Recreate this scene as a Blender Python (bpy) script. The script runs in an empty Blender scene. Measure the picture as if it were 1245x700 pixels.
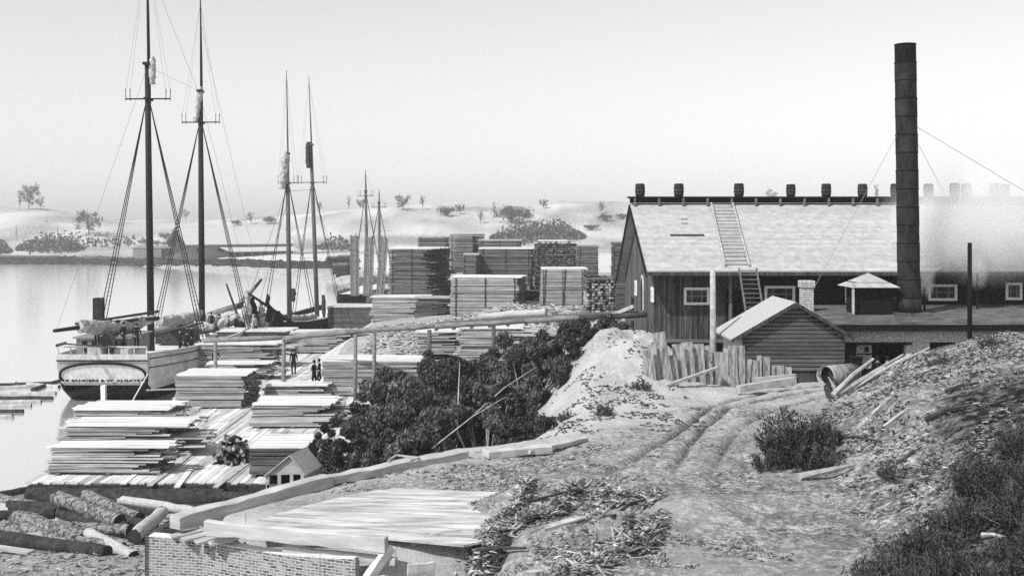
import bpy, math, random
import numpy as np
from mathutils import Vector, Matrix
random.seed(7); rng = np.random.default_rng(7)
SC = bpy.context.scene; COL = SC.collection
F = 1300.0; HY = 275.0; CZ = 12.3; CX = 622.5
HAZE = 0.00035; SKY = 0.15; SUN = 5.0; EXP = 0.0; DN = False
def wx(px, Y): return (px-CX)/F*Y
def wz(py, Y): return CZ-(py-HY)/F*Y
def P(px, py, Y): return Vector((wx(px, Y), Y, wz(py, Y)))
def G(px, py, z):                      # point of height z seen at a pixel
    Y = (CZ-z)*F/(py-HY); return Vector((wx(px, Y), Y, z))
R = math.radians
def U(a, b): return random.uniform(a, b)
# ------------------------------------------------------------ materials
def new_mat(name):
    m = bpy.data.materials.new(name); m.use_nodes = True
    nt = m.node_tree; b = nt.nodes['Principled BSDF']; return m, nt, b
def mat(name, lo, hi, scale=3.0, detail=6, rough=.9, bump=.0, bscale=None, island=0.0, stretch=(1,1,1), spec=.2, lines=None, dist=.05, contrast=(.3,.7), metal=0):
    m, nt, b = new_mat(name); N = nt.nodes; L = nt.links
    tc = N.new('ShaderNodeTexCoord'); mp = N.new('ShaderNodeMapping'); mp.inputs['Scale'].default_value = stretch
    L.new(tc.outputs['Object'], mp.inputs['Vector'])
    nz = N.new('ShaderNodeTexNoise'); nz.inputs['Scale'].default_value = scale; nz.inputs['Detail'].default_value = detail
    nz.inputs['Roughness'].default_value = .65
    L.new(mp.outputs[0], nz.inputs['Vector'])
    r = N.new('ShaderNodeMapRange'); r.inputs['From Min'].default_value = contrast[0]; r.inputs['From Max'].default_value = contrast[1]
    r.inputs['To Min'].default_value = lo; r.inputs['To Max'].default_value = hi
    L.new(nz.outputs['Fac'], r.inputs['Value']); out = r.outputs[0]
    if island:
        g = N.new('ShaderNodeNewGeometry'); mr = N.new('ShaderNodeMapRange')
        mr.inputs['To Min'].default_value = 1-island; mr.inputs['To Max'].default_value = 1+island*.6
        L.new(g.outputs['Random Per Island'], mr.inputs['Value'])
        mm = N.new('ShaderNodeMath'); mm.operation = 'MULTIPLY'; L.new(out, mm.inputs[0]); L.new(mr.outputs[0], mm.inputs[1]); out = mm.outputs[0]
    hsrc = nz.outputs['Fac']
    if lines:                       # (axis, period, darkness): seams between boards or courses
        ax, per, dk = lines
        sx = N.new('ShaderNodeSeparateXYZ'); L.new(tc.outputs['Object'], sx.inputs[0])
        d = N.new('ShaderNodeMath'); d.operation = 'DIVIDE'; L.new(sx.outputs[ax], d.inputs[0]); d.inputs[1].default_value = per
        fr = N.new('ShaderNodeMath'); fr.operation = 'FRACT'; L.new(d.outputs[0], fr.inputs[0])
        gt = N.new('ShaderNodeMath'); gt.operation = 'GREATER_THAN'; L.new(fr.outputs[0], gt.inputs[0]); gt.inputs[1].default_value = .12
        mr2 = N.new('ShaderNodeMapRange'); mr2.inputs['To Min'].default_value = dk; L.new(gt.outputs[0], mr2.inputs['Value'])
        fl = N.new('ShaderNodeMath'); fl.operation = 'FLOOR'; L.new(d.outputs[0], fl.inputs[0])
        wn = N.new('ShaderNodeTexWhiteNoise'); wn.noise_dimensions = '1D'; L.new(fl.outputs[0], wn.inputs['W'])
        mr3 = N.new('ShaderNodeMapRange'); mr3.inputs['To Min'].default_value = .92; mr3.inputs['To Max'].default_value = 1.08; L.new(wn.outputs['Value'], mr3.inputs['Value'])
        for s in (mr2.outputs[0], mr3.outputs[0]):
            mm = N.new('ShaderNodeMath'); mm.operation = 'MULTIPLY'; L.new(out, mm.inputs[0]); L.new(s, mm.inputs[1]); out = mm.outputs[0]
    cb = N.new('ShaderNodeCombineColor')
    for k in range(3): L.new(out, cb.inputs[k])
    L.new(cb.outputs[0], b.inputs['Base Color'])
    b.inputs['Roughness'].default_value = rough; b.inputs['Specular IOR Level'].default_value = spec; b.inputs['Metallic'].default_value = metal
    if bump:
        bp = N.new('ShaderNodeBump'); bp.inputs['Strength'].default_value = bump; bp.inputs['Distance'].default_value = dist
        if bscale:
            n2 = N.new('ShaderNodeTexNoise'); n2.inputs['Scale'].default_value = bscale; n2.inputs['Detail'].default_value = 4
            L.new(mp.outputs[0], n2.inputs['Vector']); hsrc = n2.outputs['Fac']
        L.new(hsrc, bp.inputs['Height']); L.new(bp.outputs[0], b.inputs['Normal'])
    return m
M = {}
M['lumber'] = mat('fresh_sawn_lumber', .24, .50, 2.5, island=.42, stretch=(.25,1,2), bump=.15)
M['lumber_top'] = mat('sunlit_pale_board', .48, .74, 2.5, island=.25, stretch=(.25,1,2), bump=.15)  # paler copy of the lumber, sunlight put into the board tops
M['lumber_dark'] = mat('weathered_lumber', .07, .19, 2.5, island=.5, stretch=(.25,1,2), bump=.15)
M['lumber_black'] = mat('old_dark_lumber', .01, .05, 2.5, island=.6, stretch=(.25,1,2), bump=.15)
M['hullwhite'] = mat('stained_white_hull_planks', .40, .72, 1.1, detail=9, rough=.7, lines=(2,.21,.72), contrast=(.3,.6))
M['slabwood'] = mat('weathered_slab', .10, .42, 3, bump=.6, dist=.03, stretch=(3,3,.5), island=.3, contrast=(.35,.65))
M['transom'] = mat('pale_transom_boards', .24, .40, 2, detail=8, rough=.7, lines=(2,.21,.75))
M['fargable'] = mat('far_gable_boards', .02, .05, .6, stretch=(2,2,.3))
M['railwood'] = mat('weathered_rail_log', .09, .26, 4, bump=.6, dist=.03, stretch=(.4,1,2))
M['board_end'] = mat('shaded_end_grain', .008, .07, 6, island=.8)  # end grain, darkened further to carry the shade on stack ends
M['dock'] = mat('dock_planks', .34, .66, 2, island=.45, stretch=(1,.3,1), bump=.2)
M['timber'] = mat('squared_timber', .26, .54, 2.2, island=.1, stretch=(.3,.3,2), bump=.4, dist=.03)
M['plank'] = mat('worn_road_planks', .24, .58, 1.6, island=.15, stretch=(.3,2,1), bump=.3, contrast=(.35,.6))
M['bark'] = mat('log_bark', .015, .30, 7, detail=9, contrast=(.38,.62), bump=1.0, dist=.06)
M['barkdark'] = mat('wet_dark_bark', .006, .06, 4, bump=.9, dist=.06)
M['logwood'] = mat('peeled_log', .26, .5, 4, bump=.4, dist=.02, stretch=(1,1,3))
M['endmix'] = mat('billet_ends', .05, .45, 1.5, island=.9)
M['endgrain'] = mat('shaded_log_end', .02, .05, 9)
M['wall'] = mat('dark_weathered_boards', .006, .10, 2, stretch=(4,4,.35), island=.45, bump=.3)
M['wallblack'] = mat('near_black_boards', .002, .006, 2, stretch=(4,4,.35), bump=.3)
M['batten'] = mat('weathered_battens', .02, .15, 2, stretch=(4,4,.35), island=.4)
M['siding'] = mat('lapped_siding', .09, .21, 2.2, stretch=(.5,1,4), island=.35)
M['roof'] = mat('wood_shingle_roof', .27, .47, 2.2, detail=12, bump=.5, dist=.05, contrast=(.28,.72), lines=(1,.30,.90))
M['roofpale'] = mat('pale_shingle_roof', .30, .44, 8, detail=8, bump=.3, dist=.03)
M['tar'] = mat('tarred_roof', .03, .16, 1.3, detail=8, bump=.3)
M['black'] = mat('flat_black', .002, .005, 4)
M['white'] = mat('white_paint', .62, .82, 5, rough=.7)
M['offwhite'] = mat('old_white_paint', .34, .54, 3, rough=.7)
M['grey'] = mat('grey_paint', .16, .24, 3, rough=.7)
M['glass'] = mat('dark_window_glass', .004, .012, 3, rough=.15, spec=.5)
M['whitewash'] = mat('whitewashed_brick', .30, .62, 9, detail=8, bump=.5, contrast=(.4,.6))
M['iron'] = mat('sooty_iron_plate', .003, .028, 2.2, detail=8, rough=.75, metal=0, stretch=(1,1,.5), bump=.2, contrast=(.35,.65))
M['mast'] = mat('oiled_dark_spar', .004, .015, 3, rough=.7)
M['spar'] = mat('weathered_spar', .05, .12, 3, stretch=(1,1,.3))
M['rope'] = mat('tarred_rope', .02, .04, 5)
M['ropepale'] = mat('pale_rope', .35, .5, 5)
M['canvas'] = mat('furled_canvas', .22, .55, 2.5, bump=.8, dist=.08)
M['cloth'] = mat('dark_work_clothes', .004, .012, 6)
M['clothpale'] = mat('pale_shirt', .3, .42, 6)
M['skin'] = mat('skin', .3, .38, 6)
M['leafdark'] = mat('dark_shrub_leaves', .008, .12, 1.2, island=.7)
M['leafmid'] = mat('willow_leaves', .025, .19, 1.2, island=.7)
M['leaffar'] = mat('haze_pale_foliage', .06, .14, .3, island=.6)  # leaf tone lightened, distance haze put into the colour
M['stem'] = mat('woody_stem', .06, .16, 5)
M['stempale'] = mat('bleached_stem', .3, .45, 5)
M['chips'] = mat('bark_and_slab_chips', .015, .5, 2.0, island=.8)
M['drift'] = mat('bleached_driftwood', .22, .5, 3, stretch=(1,1,1), bump=.6, dist=.03, island=.2)
M['driftdark'] = mat('dark_driftwood', .015, .07, 3, bump=.6, dist=.03)
M['barrel'] = mat('barrel_staves', .015, .06, 4, island=.3, stretch=(3,3,.4))
M['farwall'] = mat('far_mill_boards', .14, .24, .6, stretch=(2,2,.3))
M['mortar'] = mat('lime_mortar', .50, .70, 6)
def brick_mat():
    m, nt, b = new_mat('rough_brick'); N = nt.nodes; L = nt.links
    uv = N.new('ShaderNodeUVMap'); br = N.new('ShaderNodeTexBrick')
    nz = N.new('ShaderNodeTexNoise'); nz.inputs['Scale'].default_value = 6; nz.inputs['Detail'].default_value = 4; L.new(uv.outputs[0], nz.inputs['Vector'])
    ad = N.new('ShaderNodeVectorMath'); ad.operation = 'MULTIPLY_ADD'; ad.inputs[1].default_value = (.07,.05,0); L.new(nz.outputs['Color'], ad.inputs[0]); L.new(uv.outputs[0], ad.inputs[2])
    L.new(ad.outputs[0], br.inputs['Vector'])
    br.inputs['Color1'].default_value = (.20,.20,.20,1); br.inputs['Color2'].default_value = (.015,.015,.015,1); br.inputs['Mortar'].default_value = (.42,.42,.42,1)
    br.inputs['Scale'].default_value = 1; br.inputs['Brick Width'].default_value = .21; br.inputs['Row Height'].default_value = .07
    br.inputs['Mortar Size'].default_value = .013; br.inputs['Bias'].default_value = -.1; br.inputs['Mortar Smooth'].default_value = .2
    n3 = N.new('ShaderNodeTexNoise'); n3.inputs['Scale'].default_value = 5; n3.inputs['Detail'].default_value = 8; L.new(uv.outputs[0], n3.inputs['Vector'])
    mr = N.new('ShaderNodeMapRange'); mr.inputs['From Min'].default_value = .48; mr.inputs['From Max'].default_value = .66; L.new(n3.outputs['Fac'], mr.inputs['Value'])
    mx = N.new('ShaderNodeMix'); mx.data_type = 'RGBA'; L.new(mr.outputs[0], mx.inputs[0]); L.new(br.outputs['Color'], mx.inputs[6]); mx.inputs[7].default_value = (.34,.34,.34,1)
    L.new(mx.outputs[2], b.inputs['Base Color']); b.inputs['Roughness'].default_value = .95
    bp = N.new('ShaderNodeBump'); bp.inputs['Strength'].default_value = .6; bp.inputs['Distance'].default_value = .02; bp.invert = True
    L.new(br.outputs['Fac'], bp.inputs['Height']); L.new(bp.outputs[0], b.inputs['Normal'])
    return m
M['brick'] = brick_mat()
# ------------------------------------------------------------ mesh helpers
def worldoff(p):
    v = Vector((0,0,0))
    while p is not None: v += p.location; p = p.parent
    return v
def tag(o, label=None, cat=None, group=None, kind=None):
    if label: o['label'] = label
    if cat: o['category'] = cat
    if group: o['group'] = group
    if kind: o['kind'] = kind
    return o
def thing(name, loc, label, cat, group=None):
    o = bpy.data.objects.new(name, None); COL.objects.link(o); o.location = loc; o.empty_display_size = .3
    return tag(o, label, cat, group)
class MB:
    def __init__(s): s.v = []; s.f = []; s.mi = []; s.cur = 0; s.uv = None
    def face(s, idx): s.f.append(idx); s.mi.append(s.cur)
    def quad(s, a, b, c, d):
        n = len(s.v); s.v += [tuple(a), tuple(b), tuple(c), tuple(d)]; s.face((n,n+1,n+2,n+3)); return s
    def box(s, c, h, rz=0, ax=None):
        n = len(s.v)
        if ax is None:
            cs, sn = math.cos(rz), math.sin(rz); ax = ((cs,sn,0),(-sn,cs,0),(0,0,1))
        for dz in (-1,1):
            for dx, dy in ((-1,-1),(1,-1),(1,1),(-1,1)):
                a, b, e = dx*h[0], dy*h[1], dz*h[2]
                s.v.append(tuple(c[k]+ax[0][k]*a+ax[1][k]*b+ax[2][k]*e for k in range(3)))
        for q in ((3,2,1,0),(4,5,6,7),(0,1,5,4),(1,2,6,5),(2,3,7,6),(3,0,4,7)): s.face(tuple(n+i for i in q))
        return s
    def bar(s, a, b, w, t=None, up=(0,0,1)):      # rectangular bar between two points
        a = Vector(a); b = Vector(b); t = w if t is None else t
        d = b-a; L = d.length; d.normalize(); u = Vector(up)
        if abs(d.dot(u)) > .98: u = Vector((0,1,0))
        sd = d.cross(u).normalized(); u2 = sd.cross(d).normalized()
        return s.box((a+b)/2, (L/2, w/2, t/2), ax=(tuple(d), tuple(sd), tuple(u2)))
    def tube(s, pts, rad, n=8, caps=True, wob=0):
        pts = [Vector(p) for p in pts]
        if not hasattr(rad, '__len__'): rad = [rad]*len(pts)
        base = len(s.v)
        for i, p in enumerate(pts):
            d = (pts[min(i+1,len(pts)-1)]-pts[max(i-1,0)]).normalized()
            u = Vector((0,0,1)) if abs(d.z) < .9 else Vector((0,1,0))
            a = d.cross(u).normalized(); b2 = a.cross(d).normalized()
            for k in range(n):
                t = 2*math.pi*k/n; r = rad[i]*(1+wob*U(-1,1))
                q = p+a*(r*math.cos(t))+b2*(r*math.sin(t)); s.v.append(tuple(q))
        for i in range(len(pts)-1):
            for k in range(n):
                k2 = (k+1)%n; s.face((base+i*n+k, base+i*n+k2, base+(i+1)*n+k2, base+(i+1)*n+k))
        if caps:
            s.face(tuple(base+k for k in range(n-1,-1,-1))); s.face(tuple(base+(len(pts)-1)*n+k for k in range(n)))
        return s
    def prism(s, poly, off):                      # polygon (list of 3d) extruded by vector off
        n = len(s.v); k = len(poly); off = Vector(off)
        s.v += [tuple(p) for p in poly]+[tuple(Vector(p)+off) for p in poly]
        s.face(tuple(range(n+k-1, n-1, -1))); s.face(tuple(range(n+k, n+2*k)))
        for i in range(k): j = (i+1)%k; s.face((n+i, n+j, n+k+j, n+k+i))
        return s
    def build(s, name, m, parent=None, smooth=False, kind=None, world=True, fix=True):
        me = bpy.data.meshes.new(name)
        off = worldoff(parent) if (parent and world) else Vector((0,0,0))
        v = [(a[0]-off.x, a[1]-off.y, a[2]-off.z) for a in s.v]
        me.from_pydata(v, [], s.f)
        ms = m if isinstance(m, (list,tuple)) else [m]
        for q in ms: me.materials.append(M[q] if isinstance(q, str) else q)
        if len(ms) > 1: me.polygons.foreach_set('material_index', s.mi)
        if s.uv:
            l = me.uv_layers.new(name='UVMap')
            for i, lp in enumerate(me.loops): l.data[i].uv = s.uv[lp.vertex_index]
        if fix:
            import bmesh
            bm = bmesh.new(); bm.from_mesh(me); bmesh.ops.recalc_face_normals(bm, faces=bm.faces); bm.to_mesh(me); bm.free()
        if smooth: me.polygons.foreach_set('use_smooth', [len(p.vertices) <= 4 for p in me.polygons])
        me.update()
        o = bpy.data.objects.new(name, me); COL.objects.link(o)
        if parent: o.parent = parent
        if kind: o['kind'] = kind
        return o
def kids(o): return [c for c in bpy.data.objects if c.parent == o]
def copy_tree(o, label=None, loc=None, rz=None, sc=None, parent=None, ch=None):
    c = o.copy(); COL.objects.link(c); c.parent = parent
    if label: c['label'] = label
    if loc is not None: c.location = loc
    if rz is not None: c.rotation_euler = (0,0,rz)
    if sc is not None: c.scale = sc if hasattr(sc, '__len__') else (sc,sc,sc)
    for k in kids(o): copy_tree(k, parent=c)
    return c
def np_mesh(name, V, Q, m, parent=None, smooth=False, kind=None):
    me = bpy.data.meshes.new(name); V = np.asarray(V, np.float32); Q = np.asarray(Q, np.int32)
    me.vertices.add(len(V)); me.vertices.foreach_set('co', V.ravel())
    k = Q.shape[1]; me.loops.add(Q.size); me.loops.foreach_set('vertex_index', Q.ravel())
    me.polygons.add(len(Q)); me.polygons.foreach_set('loop_start', np.arange(len(Q))*k)
    me.update(calc_edges=True)
    if smooth: me.polygons.foreach_set('use_smooth', np.ones(len(Q), bool))
    for q in (m if isinstance(m, (list,tuple)) else [m]): me.materials.append(M[q] if isinstance(q, str) else q)
    o = bpy.data.objects.new(name, me); COL.objects.link(o)
    if parent: o.parent = parent
    if kind: o['kind'] = kind
    return o
# ------------------------------------------------------------ terrain
def hsh(i, j, s): 
    n = np.sin(i*127.1+j*311.7+s*74.7)*43758.5453; return n-np.floor(n)
def vnoise(x, y, s=0):
    i = np.floor(x); j = np.floor(y); u = x-i; v = y-j; u = u*u*(3-2*u); v = v*v*(3-2*v)
    return (hsh(i,j,s)*(1-u)+hsh(i+1,j,s)*u)*(1-v)+(hsh(i,j+1,s)*(1-u)+hsh(i+1,j+1,s)*u)*v
def fbm(x, y, o=4, s=0):
    t = 0; a = .5
    for k in range(o): t = t+a*(vnoise(x,y,s+k)-.5); x = x*2.03+5; y = y*2.03+9; a *= .5
    return t
def sm(t): t = np.clip(t, 0, 1); return t*t*(3-2*t)
EDGE = [(-2.9,0),(-2.9,25.2),(-7.5,27.1),(-7.3,28.7),(-5.3,30.8),(-1.4,34.8),(2.0,37.3),(3.6,43),(4.4,50),(5.4,57),(6.5,63),(4,80),(0,100)]
def sdist(X, Y, L):
    best = np.full(np.shape(X), 1e9); sg = np.ones(np.shape(X))
    for (ax, ay), (bx, by) in zip(L[:-1], L[1:]):
        dx, dy = bx-ax, by-ay; t = np.clip(((X-ax)*dx+(Y-ay)*dy)/(dx*dx+dy*dy), 0, 1)
        qx = X-ax-t*dx; qy = Y-ay-t*dy; d = np.hypot(qx, qy)
        side = np.sign(dy*(X-ax)-dx*(Y-ay))      # + to the right
        m = d < best; best = np.where(m, d, best); sg = np.where(m, side, sg)
    return best*sg
RUTS = [[(1010,474),(960,479),(920,487),(885,499),(858,516),(838,540),(822,570),(800,610)],
        [(1015,480),(975,488),(940,498),(908,514),(885,535),(872,560),(866,600),(850,660)],
        [(1000,470),(940,474),(890,486),(850,505),(815,530),(780,552),(740,575)]]
RUTS = [[tuple(G(a,b,5.0)[:2]) for a, b in r] for r in RUTS]
RIDGE_X = [-400,0,60,100,150,260,340,400,480,560,640,680,760,900,1300,1700]
RIDGE_Y = [262,251,254,262,268,270,264,258,249,252,251,245,248,247,250,255]
def H(X, Y, fine=True):
    X = np.asarray(X, float); Y = np.asarray(Y, float)
    d = sdist(X, Y, EDGE)
    beach = np.clip(3.3-(Y-27)*.155, -2, 3.4) - .35*np.clip(-14-X, 0, 6)*sm((Y-34)/10)
    w = sm((Y-42)/6)
    yx = [-24,-20,-13,-9,0,8,40]; 
    yardA = np.interp(X, [-24,-13,-9,-3,3,8,40], [-1.6,-1.2,.9,1.5,2.8,4.6,5])
    yardB = np.interp(X, [-22,-19,-14,-8,0,8,40], [-1.6,-.4,2.6,3.4,3.9,4.6,5])
    wb = sm((Y-66)/26)
    low = beach*(1-w)+(yardA*(1-wb)+yardB*wb)*w
    t = sm(1+d/np.interp(Y, [0,28.5,33,200], [.8,.8,6.5,6.5]))
    plat = 5.0
    z = low+(plat-low)*t
    bk = 2.3*np.exp(-((X-4.7)/2.3)**2-((Y-51.5)/5.2)**2)+1.1*np.exp(-((X-6.9)/1.7)**2-((Y-50.5)/2.6)**2)
    z = z+bk*(1+.55*fbm(X*.7,Y*.7,4,71))
    # right hand mound
    xb = np.interp(Y, [0,22,28,33,40,46,60], [7,8,9.3,9.2,11.6,14.0,15])
    xb = xb + .7*fbm(X*.3, Y*.3, 2, 31)*2
    pr = np.interp(X-xb, [0,1.5,3.3,6,8,20,60], [0,.65,1.75,2.5,2.8,3.1,3.4])
    z = z+pr*(1-sm((Y-46)/3.6))*np.where(Y < 52, 1, 0)
    # heaps of slabs and bark in the foreground
    z = z+.45*np.exp(-((X-1.6)/2.0)**2-((Y-28.0-.18*X)/.6)**2)+.6*np.exp(-((X-2.0)/1.6)**2-((Y-24.4-.35*X)/.7)**2)+.4*np.exp(-((X-4.6)/1.3)**2-((Y-27.4)/1.3)**2)+.30*np.exp(-((X-.3)/.8)**2-((Y-27.0)/2.0)**2)
    z = z-.9*sm((X+4.5)/1.2)*(1-sm((X+1.2)/1.6))*(1-sm((Y-23.9)/1.2))
    # far shore
    ysh = np.interp(X, [-900,-200,-126,-90,-60,-35,-24,-19], [420,352,340,300,268,228,196,150])
    tt = Y-ysh
    far = -1.6+2.8*sm((tt+3)/9)+2.2*sm(tt/80)
    px = CX+F*X/np.maximum(Y, 1)
    rz = CZ+(HY-np.interp(px, RIDGE_X, RIDGE_Y))/F*520
    far = far+(rz-3.4)*sm((Y-385)/135)*1.0-np.clip(Y-540, 0, 1e9)*.02
    far = far+sm((Y-380)/60)*5*fbm(X*.02, Y*.02, 4, 3)+1.2*fbm(X*.06, Y*.06, 3, 8)*sm((tt-5)/20)
    k = np.where(X < -19, 1.0, sm((Y-165)/60))
    k = np.where((X < -19) & (Y < 150), 0, k)
    seaward = np.where(X < -19, sm((Y-120)/20), 1)
    z = z*(1-k)+far*k
    z = np.where((X < -19) & (Y > 50) & (Y < 150), np.minimum(z, -1.2), z)
    if fine:
        nr = sm((90-Y)/30)*(1-.93*np.exp(-(np.clip(np.abs(X+3.6)-2.6,0,9)/.7)**2-(np.clip(np.abs(Y-27.9)-1.1,0,9)/.5)**2))
        z = z+nr*(.30*fbm(X*.35, Y*.35, 4, 11)+.10*fbm(X*2.2, Y*2.2, 3, 21)*1.4)
        mnd = sm((X-xb)/2.)*nr*(Y < 50)
        z = z+mnd*(.35*fbm(X*.9, Y*.9, 4, 41)+.1*np.abs(fbm(X*4, Y*4, 2, 45)))
        for r in RUTS:
            dd = np.abs(sdist(X, Y, r)); z = z-.13*sm((Y-29)/5)*np.exp(-(dd/.13)**2)*(1+1.2*fbm(X*1.5,Y*1.5,2,90))+.035*sm((Y-29)/5)*np.exp(-((dd-.35)/.15)**2)
    return z
def hz(x, y): return float(H(np.array([x]), np.array([y]))[0])
def axis(lo, a, b, hi, step, g):
    m = list(np.arange(a, b, step)); L = []; s = step; x = a
    while x > lo: s *= g; x -= s; L.append(x)
    Rr = []; s = step; x = b
    while x < hi: s *= g; x += s; Rr.append(x)
    return np.array(L[::-1]+m+Rr)
xs = axis(-900, -14, 24, 900, .13, 1.035); ys = axis(-30, 20, 52, 900, .13, 1.03)
XX, YY = np.meshgrid(xs, ys); ZZ = H(XX, YY)
V = np.stack([XX.ravel(), YY.ravel(), ZZ.ravel()], 1); nx = len(xs); ny = len(ys)
ii = (np.arange(ny-1)[:,None]*nx+np.arange(nx-1)[None,:]).ravel()
Q = np.stack([ii, ii+1, ii+nx+1, ii+nx], 1)
def ground_mat():
    m, nt, b = new_mat('sand_and_bark_litter'); N = nt.nodes; L = nt.links
    tc = N.new('ShaderNodeTexCoord')
    def noise(sc, det=6, ro=.6):
        n = N.new('ShaderNodeTexNoise'); n.inputs['Scale'].default_value = sc; n.inputs['Detail'].default_value = det; n.inputs['Roughness'].default_value = ro
        L.new(tc.outputs['Object'], n.inputs['Vector']); return n.outputs['Fac']
    def rng_(src, a, b_, c, d):
        r = N.new('ShaderNodeMapRange'); L.new(src, r.inputs['Value'])
        for k, v in zip(('From Min','From Max','To Min','To Max'), (a,b_,c,d)): r.inputs[k].default_value = v
        return r.outputs[0]
    def math_(op, a, b_):
        q = N.new('ShaderNodeMath'); q.operation = op
        for i, s in enumerate((a, b_)):
            if isinstance(s, (int,float)): q.inputs[i].default_value = s
            else: L.new(s, q.inputs[i])
        return q.outputs[0]
    at = N.new('ShaderNodeAttribute'); at.attribute_name = 'litter'
    at2 = N.new('ShaderNodeAttribute'); at2.attribute_name = 'dark_ground'
    sand = math_('MULTIPLY', rng_(noise(.5), .3, .7, .46, .60), rng_(noise(14, 8, .7), .3, .7, .85, 1.1))
    speck = rng_(noise(6, 10, .8), .41, .60, .05, .60)
    broad = math_('MULTIPLY', rng_(noise(.7, 4), .35, .65, .75, 1.15), rng_(noise(2.3, 8, .75), .42, .58, .45, 1.25))
    lit = math_('MULTIPLY', speck, broad)
    def mix(f, a, b_):
        x = N.new('ShaderNodeMix'); L.new(f, x.inputs[0]); L.new(a, x.inputs[2]); 
        if isinstance(b_, float): x.inputs[3].default_value = b_
        else: L.new(b_, x.inputs[3])
        return x.outputs[0]
    c = mix(at.outputs['Fac'], sand, lit)
    dark_ground = rng_(noise(3.2, 8, .7), .47, .64, .006, .20)
    c = mix(at2.outputs['Fac'], c, dark_ground)
    cb = N.new('ShaderNodeCombineColor')
    for k in range(3): L.new(c, cb.inputs[k])
    L.new(cb.outputs[0], b.inputs['Base Color']); b.inputs['Roughness'].default_value = 1; b.inputs['Specular IOR Level'].default_value = 0
    bp = N.new('ShaderNodeBump'); bp.inputs['Strength'].default_value = 1.0; bp.inputs['Distance'].default_value = .12; L.new(noise(6, 10, .8), bp.inputs['Height']); L.new(bp.outputs[0], b.inputs['Normal'])
    return m
M['ground'] = ground_mat()
ground = np_mesh('ground', V, Q, 'ground', smooth=True, kind='structure')
dd = sdist(XX, YY, EDGE); xbb = np.interp(YY, [0,22,28,33,40,46,60], [7,8,9.3,9.2,11.6,14.0,15])
nn = fbm(XX*.5, YY*.5, 4, 61)
lit = sm((dd-.2)/2.0)*sm((47-YY+5*nn)/7)*(.72+.5*nn)+.25*sm((XX-8)/2)*(YY < 70)
lit = np.maximum(lit, sm((XX-xbb-.2+1.2*nn)/1.5)*.95*(YY < 52)*(1-.6*np.exp(-((XX-12.5)/1.6)**2-((YY-37.5)/1.2)**2)))
lit = np.maximum(lit, (YY > 52)*(YY < 160)*(XX > -14)*.6)
lit = np.maximum(lit, .2*sm((34-YY)/4)*(XX < -9)); lit = np.maximum(lit, .5*(dd < -2.5)*(dd > -12)*(YY < 60))
ysh = np.interp(XX, [-900,-200,-126,-90,-60,-35,-24,-19], [420,352,340,300,268,228,196,150])
lit = np.maximum(lit, (YY > 150)*(1-sm((YY-ysh-22+10*nn)/14))*.7)
bkm = np.exp(-((XX-4.4)/3.2)**4-((YY-46)/8.5)**4); lit = lit*(1-.85*bkm)+bkm*np.clip(nn*1.6,0,.7); 
for r_ in RUTS: lit = np.maximum(lit, .8*np.exp(-(sdist(XX,YY,r_)/.3)**2)*(YY<60))
fm_ = sm((YY-330)/40); lit = lit*(1-fm_)+fm_*np.clip(.55+2.2*fbm(XX*.05,YY*.05,5,95),0.1,1)
lit = np.clip(lit+.25*nn, 0, 1)
PXg = CX+F*XX/np.maximum(YY,1); dark_ground = sm((XX-xbb+.2-.25*np.clip(YY-22,0,99)+2.4*nn)/1.6)*sm((36.5-YY+4*nn)/5)*.95  # dark earth under the scrub, with the slope's shade put into its colour
dark_ground = np.maximum(dark_ground, .8*np.exp(-((XX-9.6)/1.3)**2-((YY-36)/1.0)**2))
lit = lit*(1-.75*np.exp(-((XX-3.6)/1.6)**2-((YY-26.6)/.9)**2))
for r_ in RUTS: dark_ground = np.maximum(dark_ground, np.clip(.62+1.6*nn,0,.8)*np.exp(-(sdist(XX,YY,r_)/.12)**2)*(YY<60)*sm((YY-30)/5))
for nme, arr in (('litter', lit), ('dark_ground', np.clip(dark_ground, 0, 1))):
    a = ground.data.attributes.new(nme, 'FLOAT', 'POINT'); a.data.foreach_set('value', arr.ravel().astype(np.float32))
# water
m, nt, b = new_mat('calm_river_water'); M['water'] = m
b.inputs['Base Color'].default_value = (.80,.80,.80,1); b.inputs['Roughness'].default_value = .13; b.inputs['Metallic'].default_value = .72
n = nt.nodes.new('ShaderNodeTexNoise'); n.inputs['Scale'].default_value = 1.2; n.inputs['Detail'].default_value = 3
t = nt.nodes.new('ShaderNodeTexCoord'); nt.links.new(t.outputs['Object'], n.inputs['Vector'])
bp = nt.nodes.new('ShaderNodeBump'); bp.inputs['Strength'].default_value = .12; bp.inputs['Distance'].default_value = .1
nt.links.new(n.outputs['Fac'], bp.inputs['Height']); nt.links.new(bp.outputs[0], b.inputs['Normal'])
w_ = MB(); w_.quad((-1200,-40,0),(-9.5,-40,0),(-9.5,900,0),(-1200,900,0)); w_.build('water', 'water', kind='structure')

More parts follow.
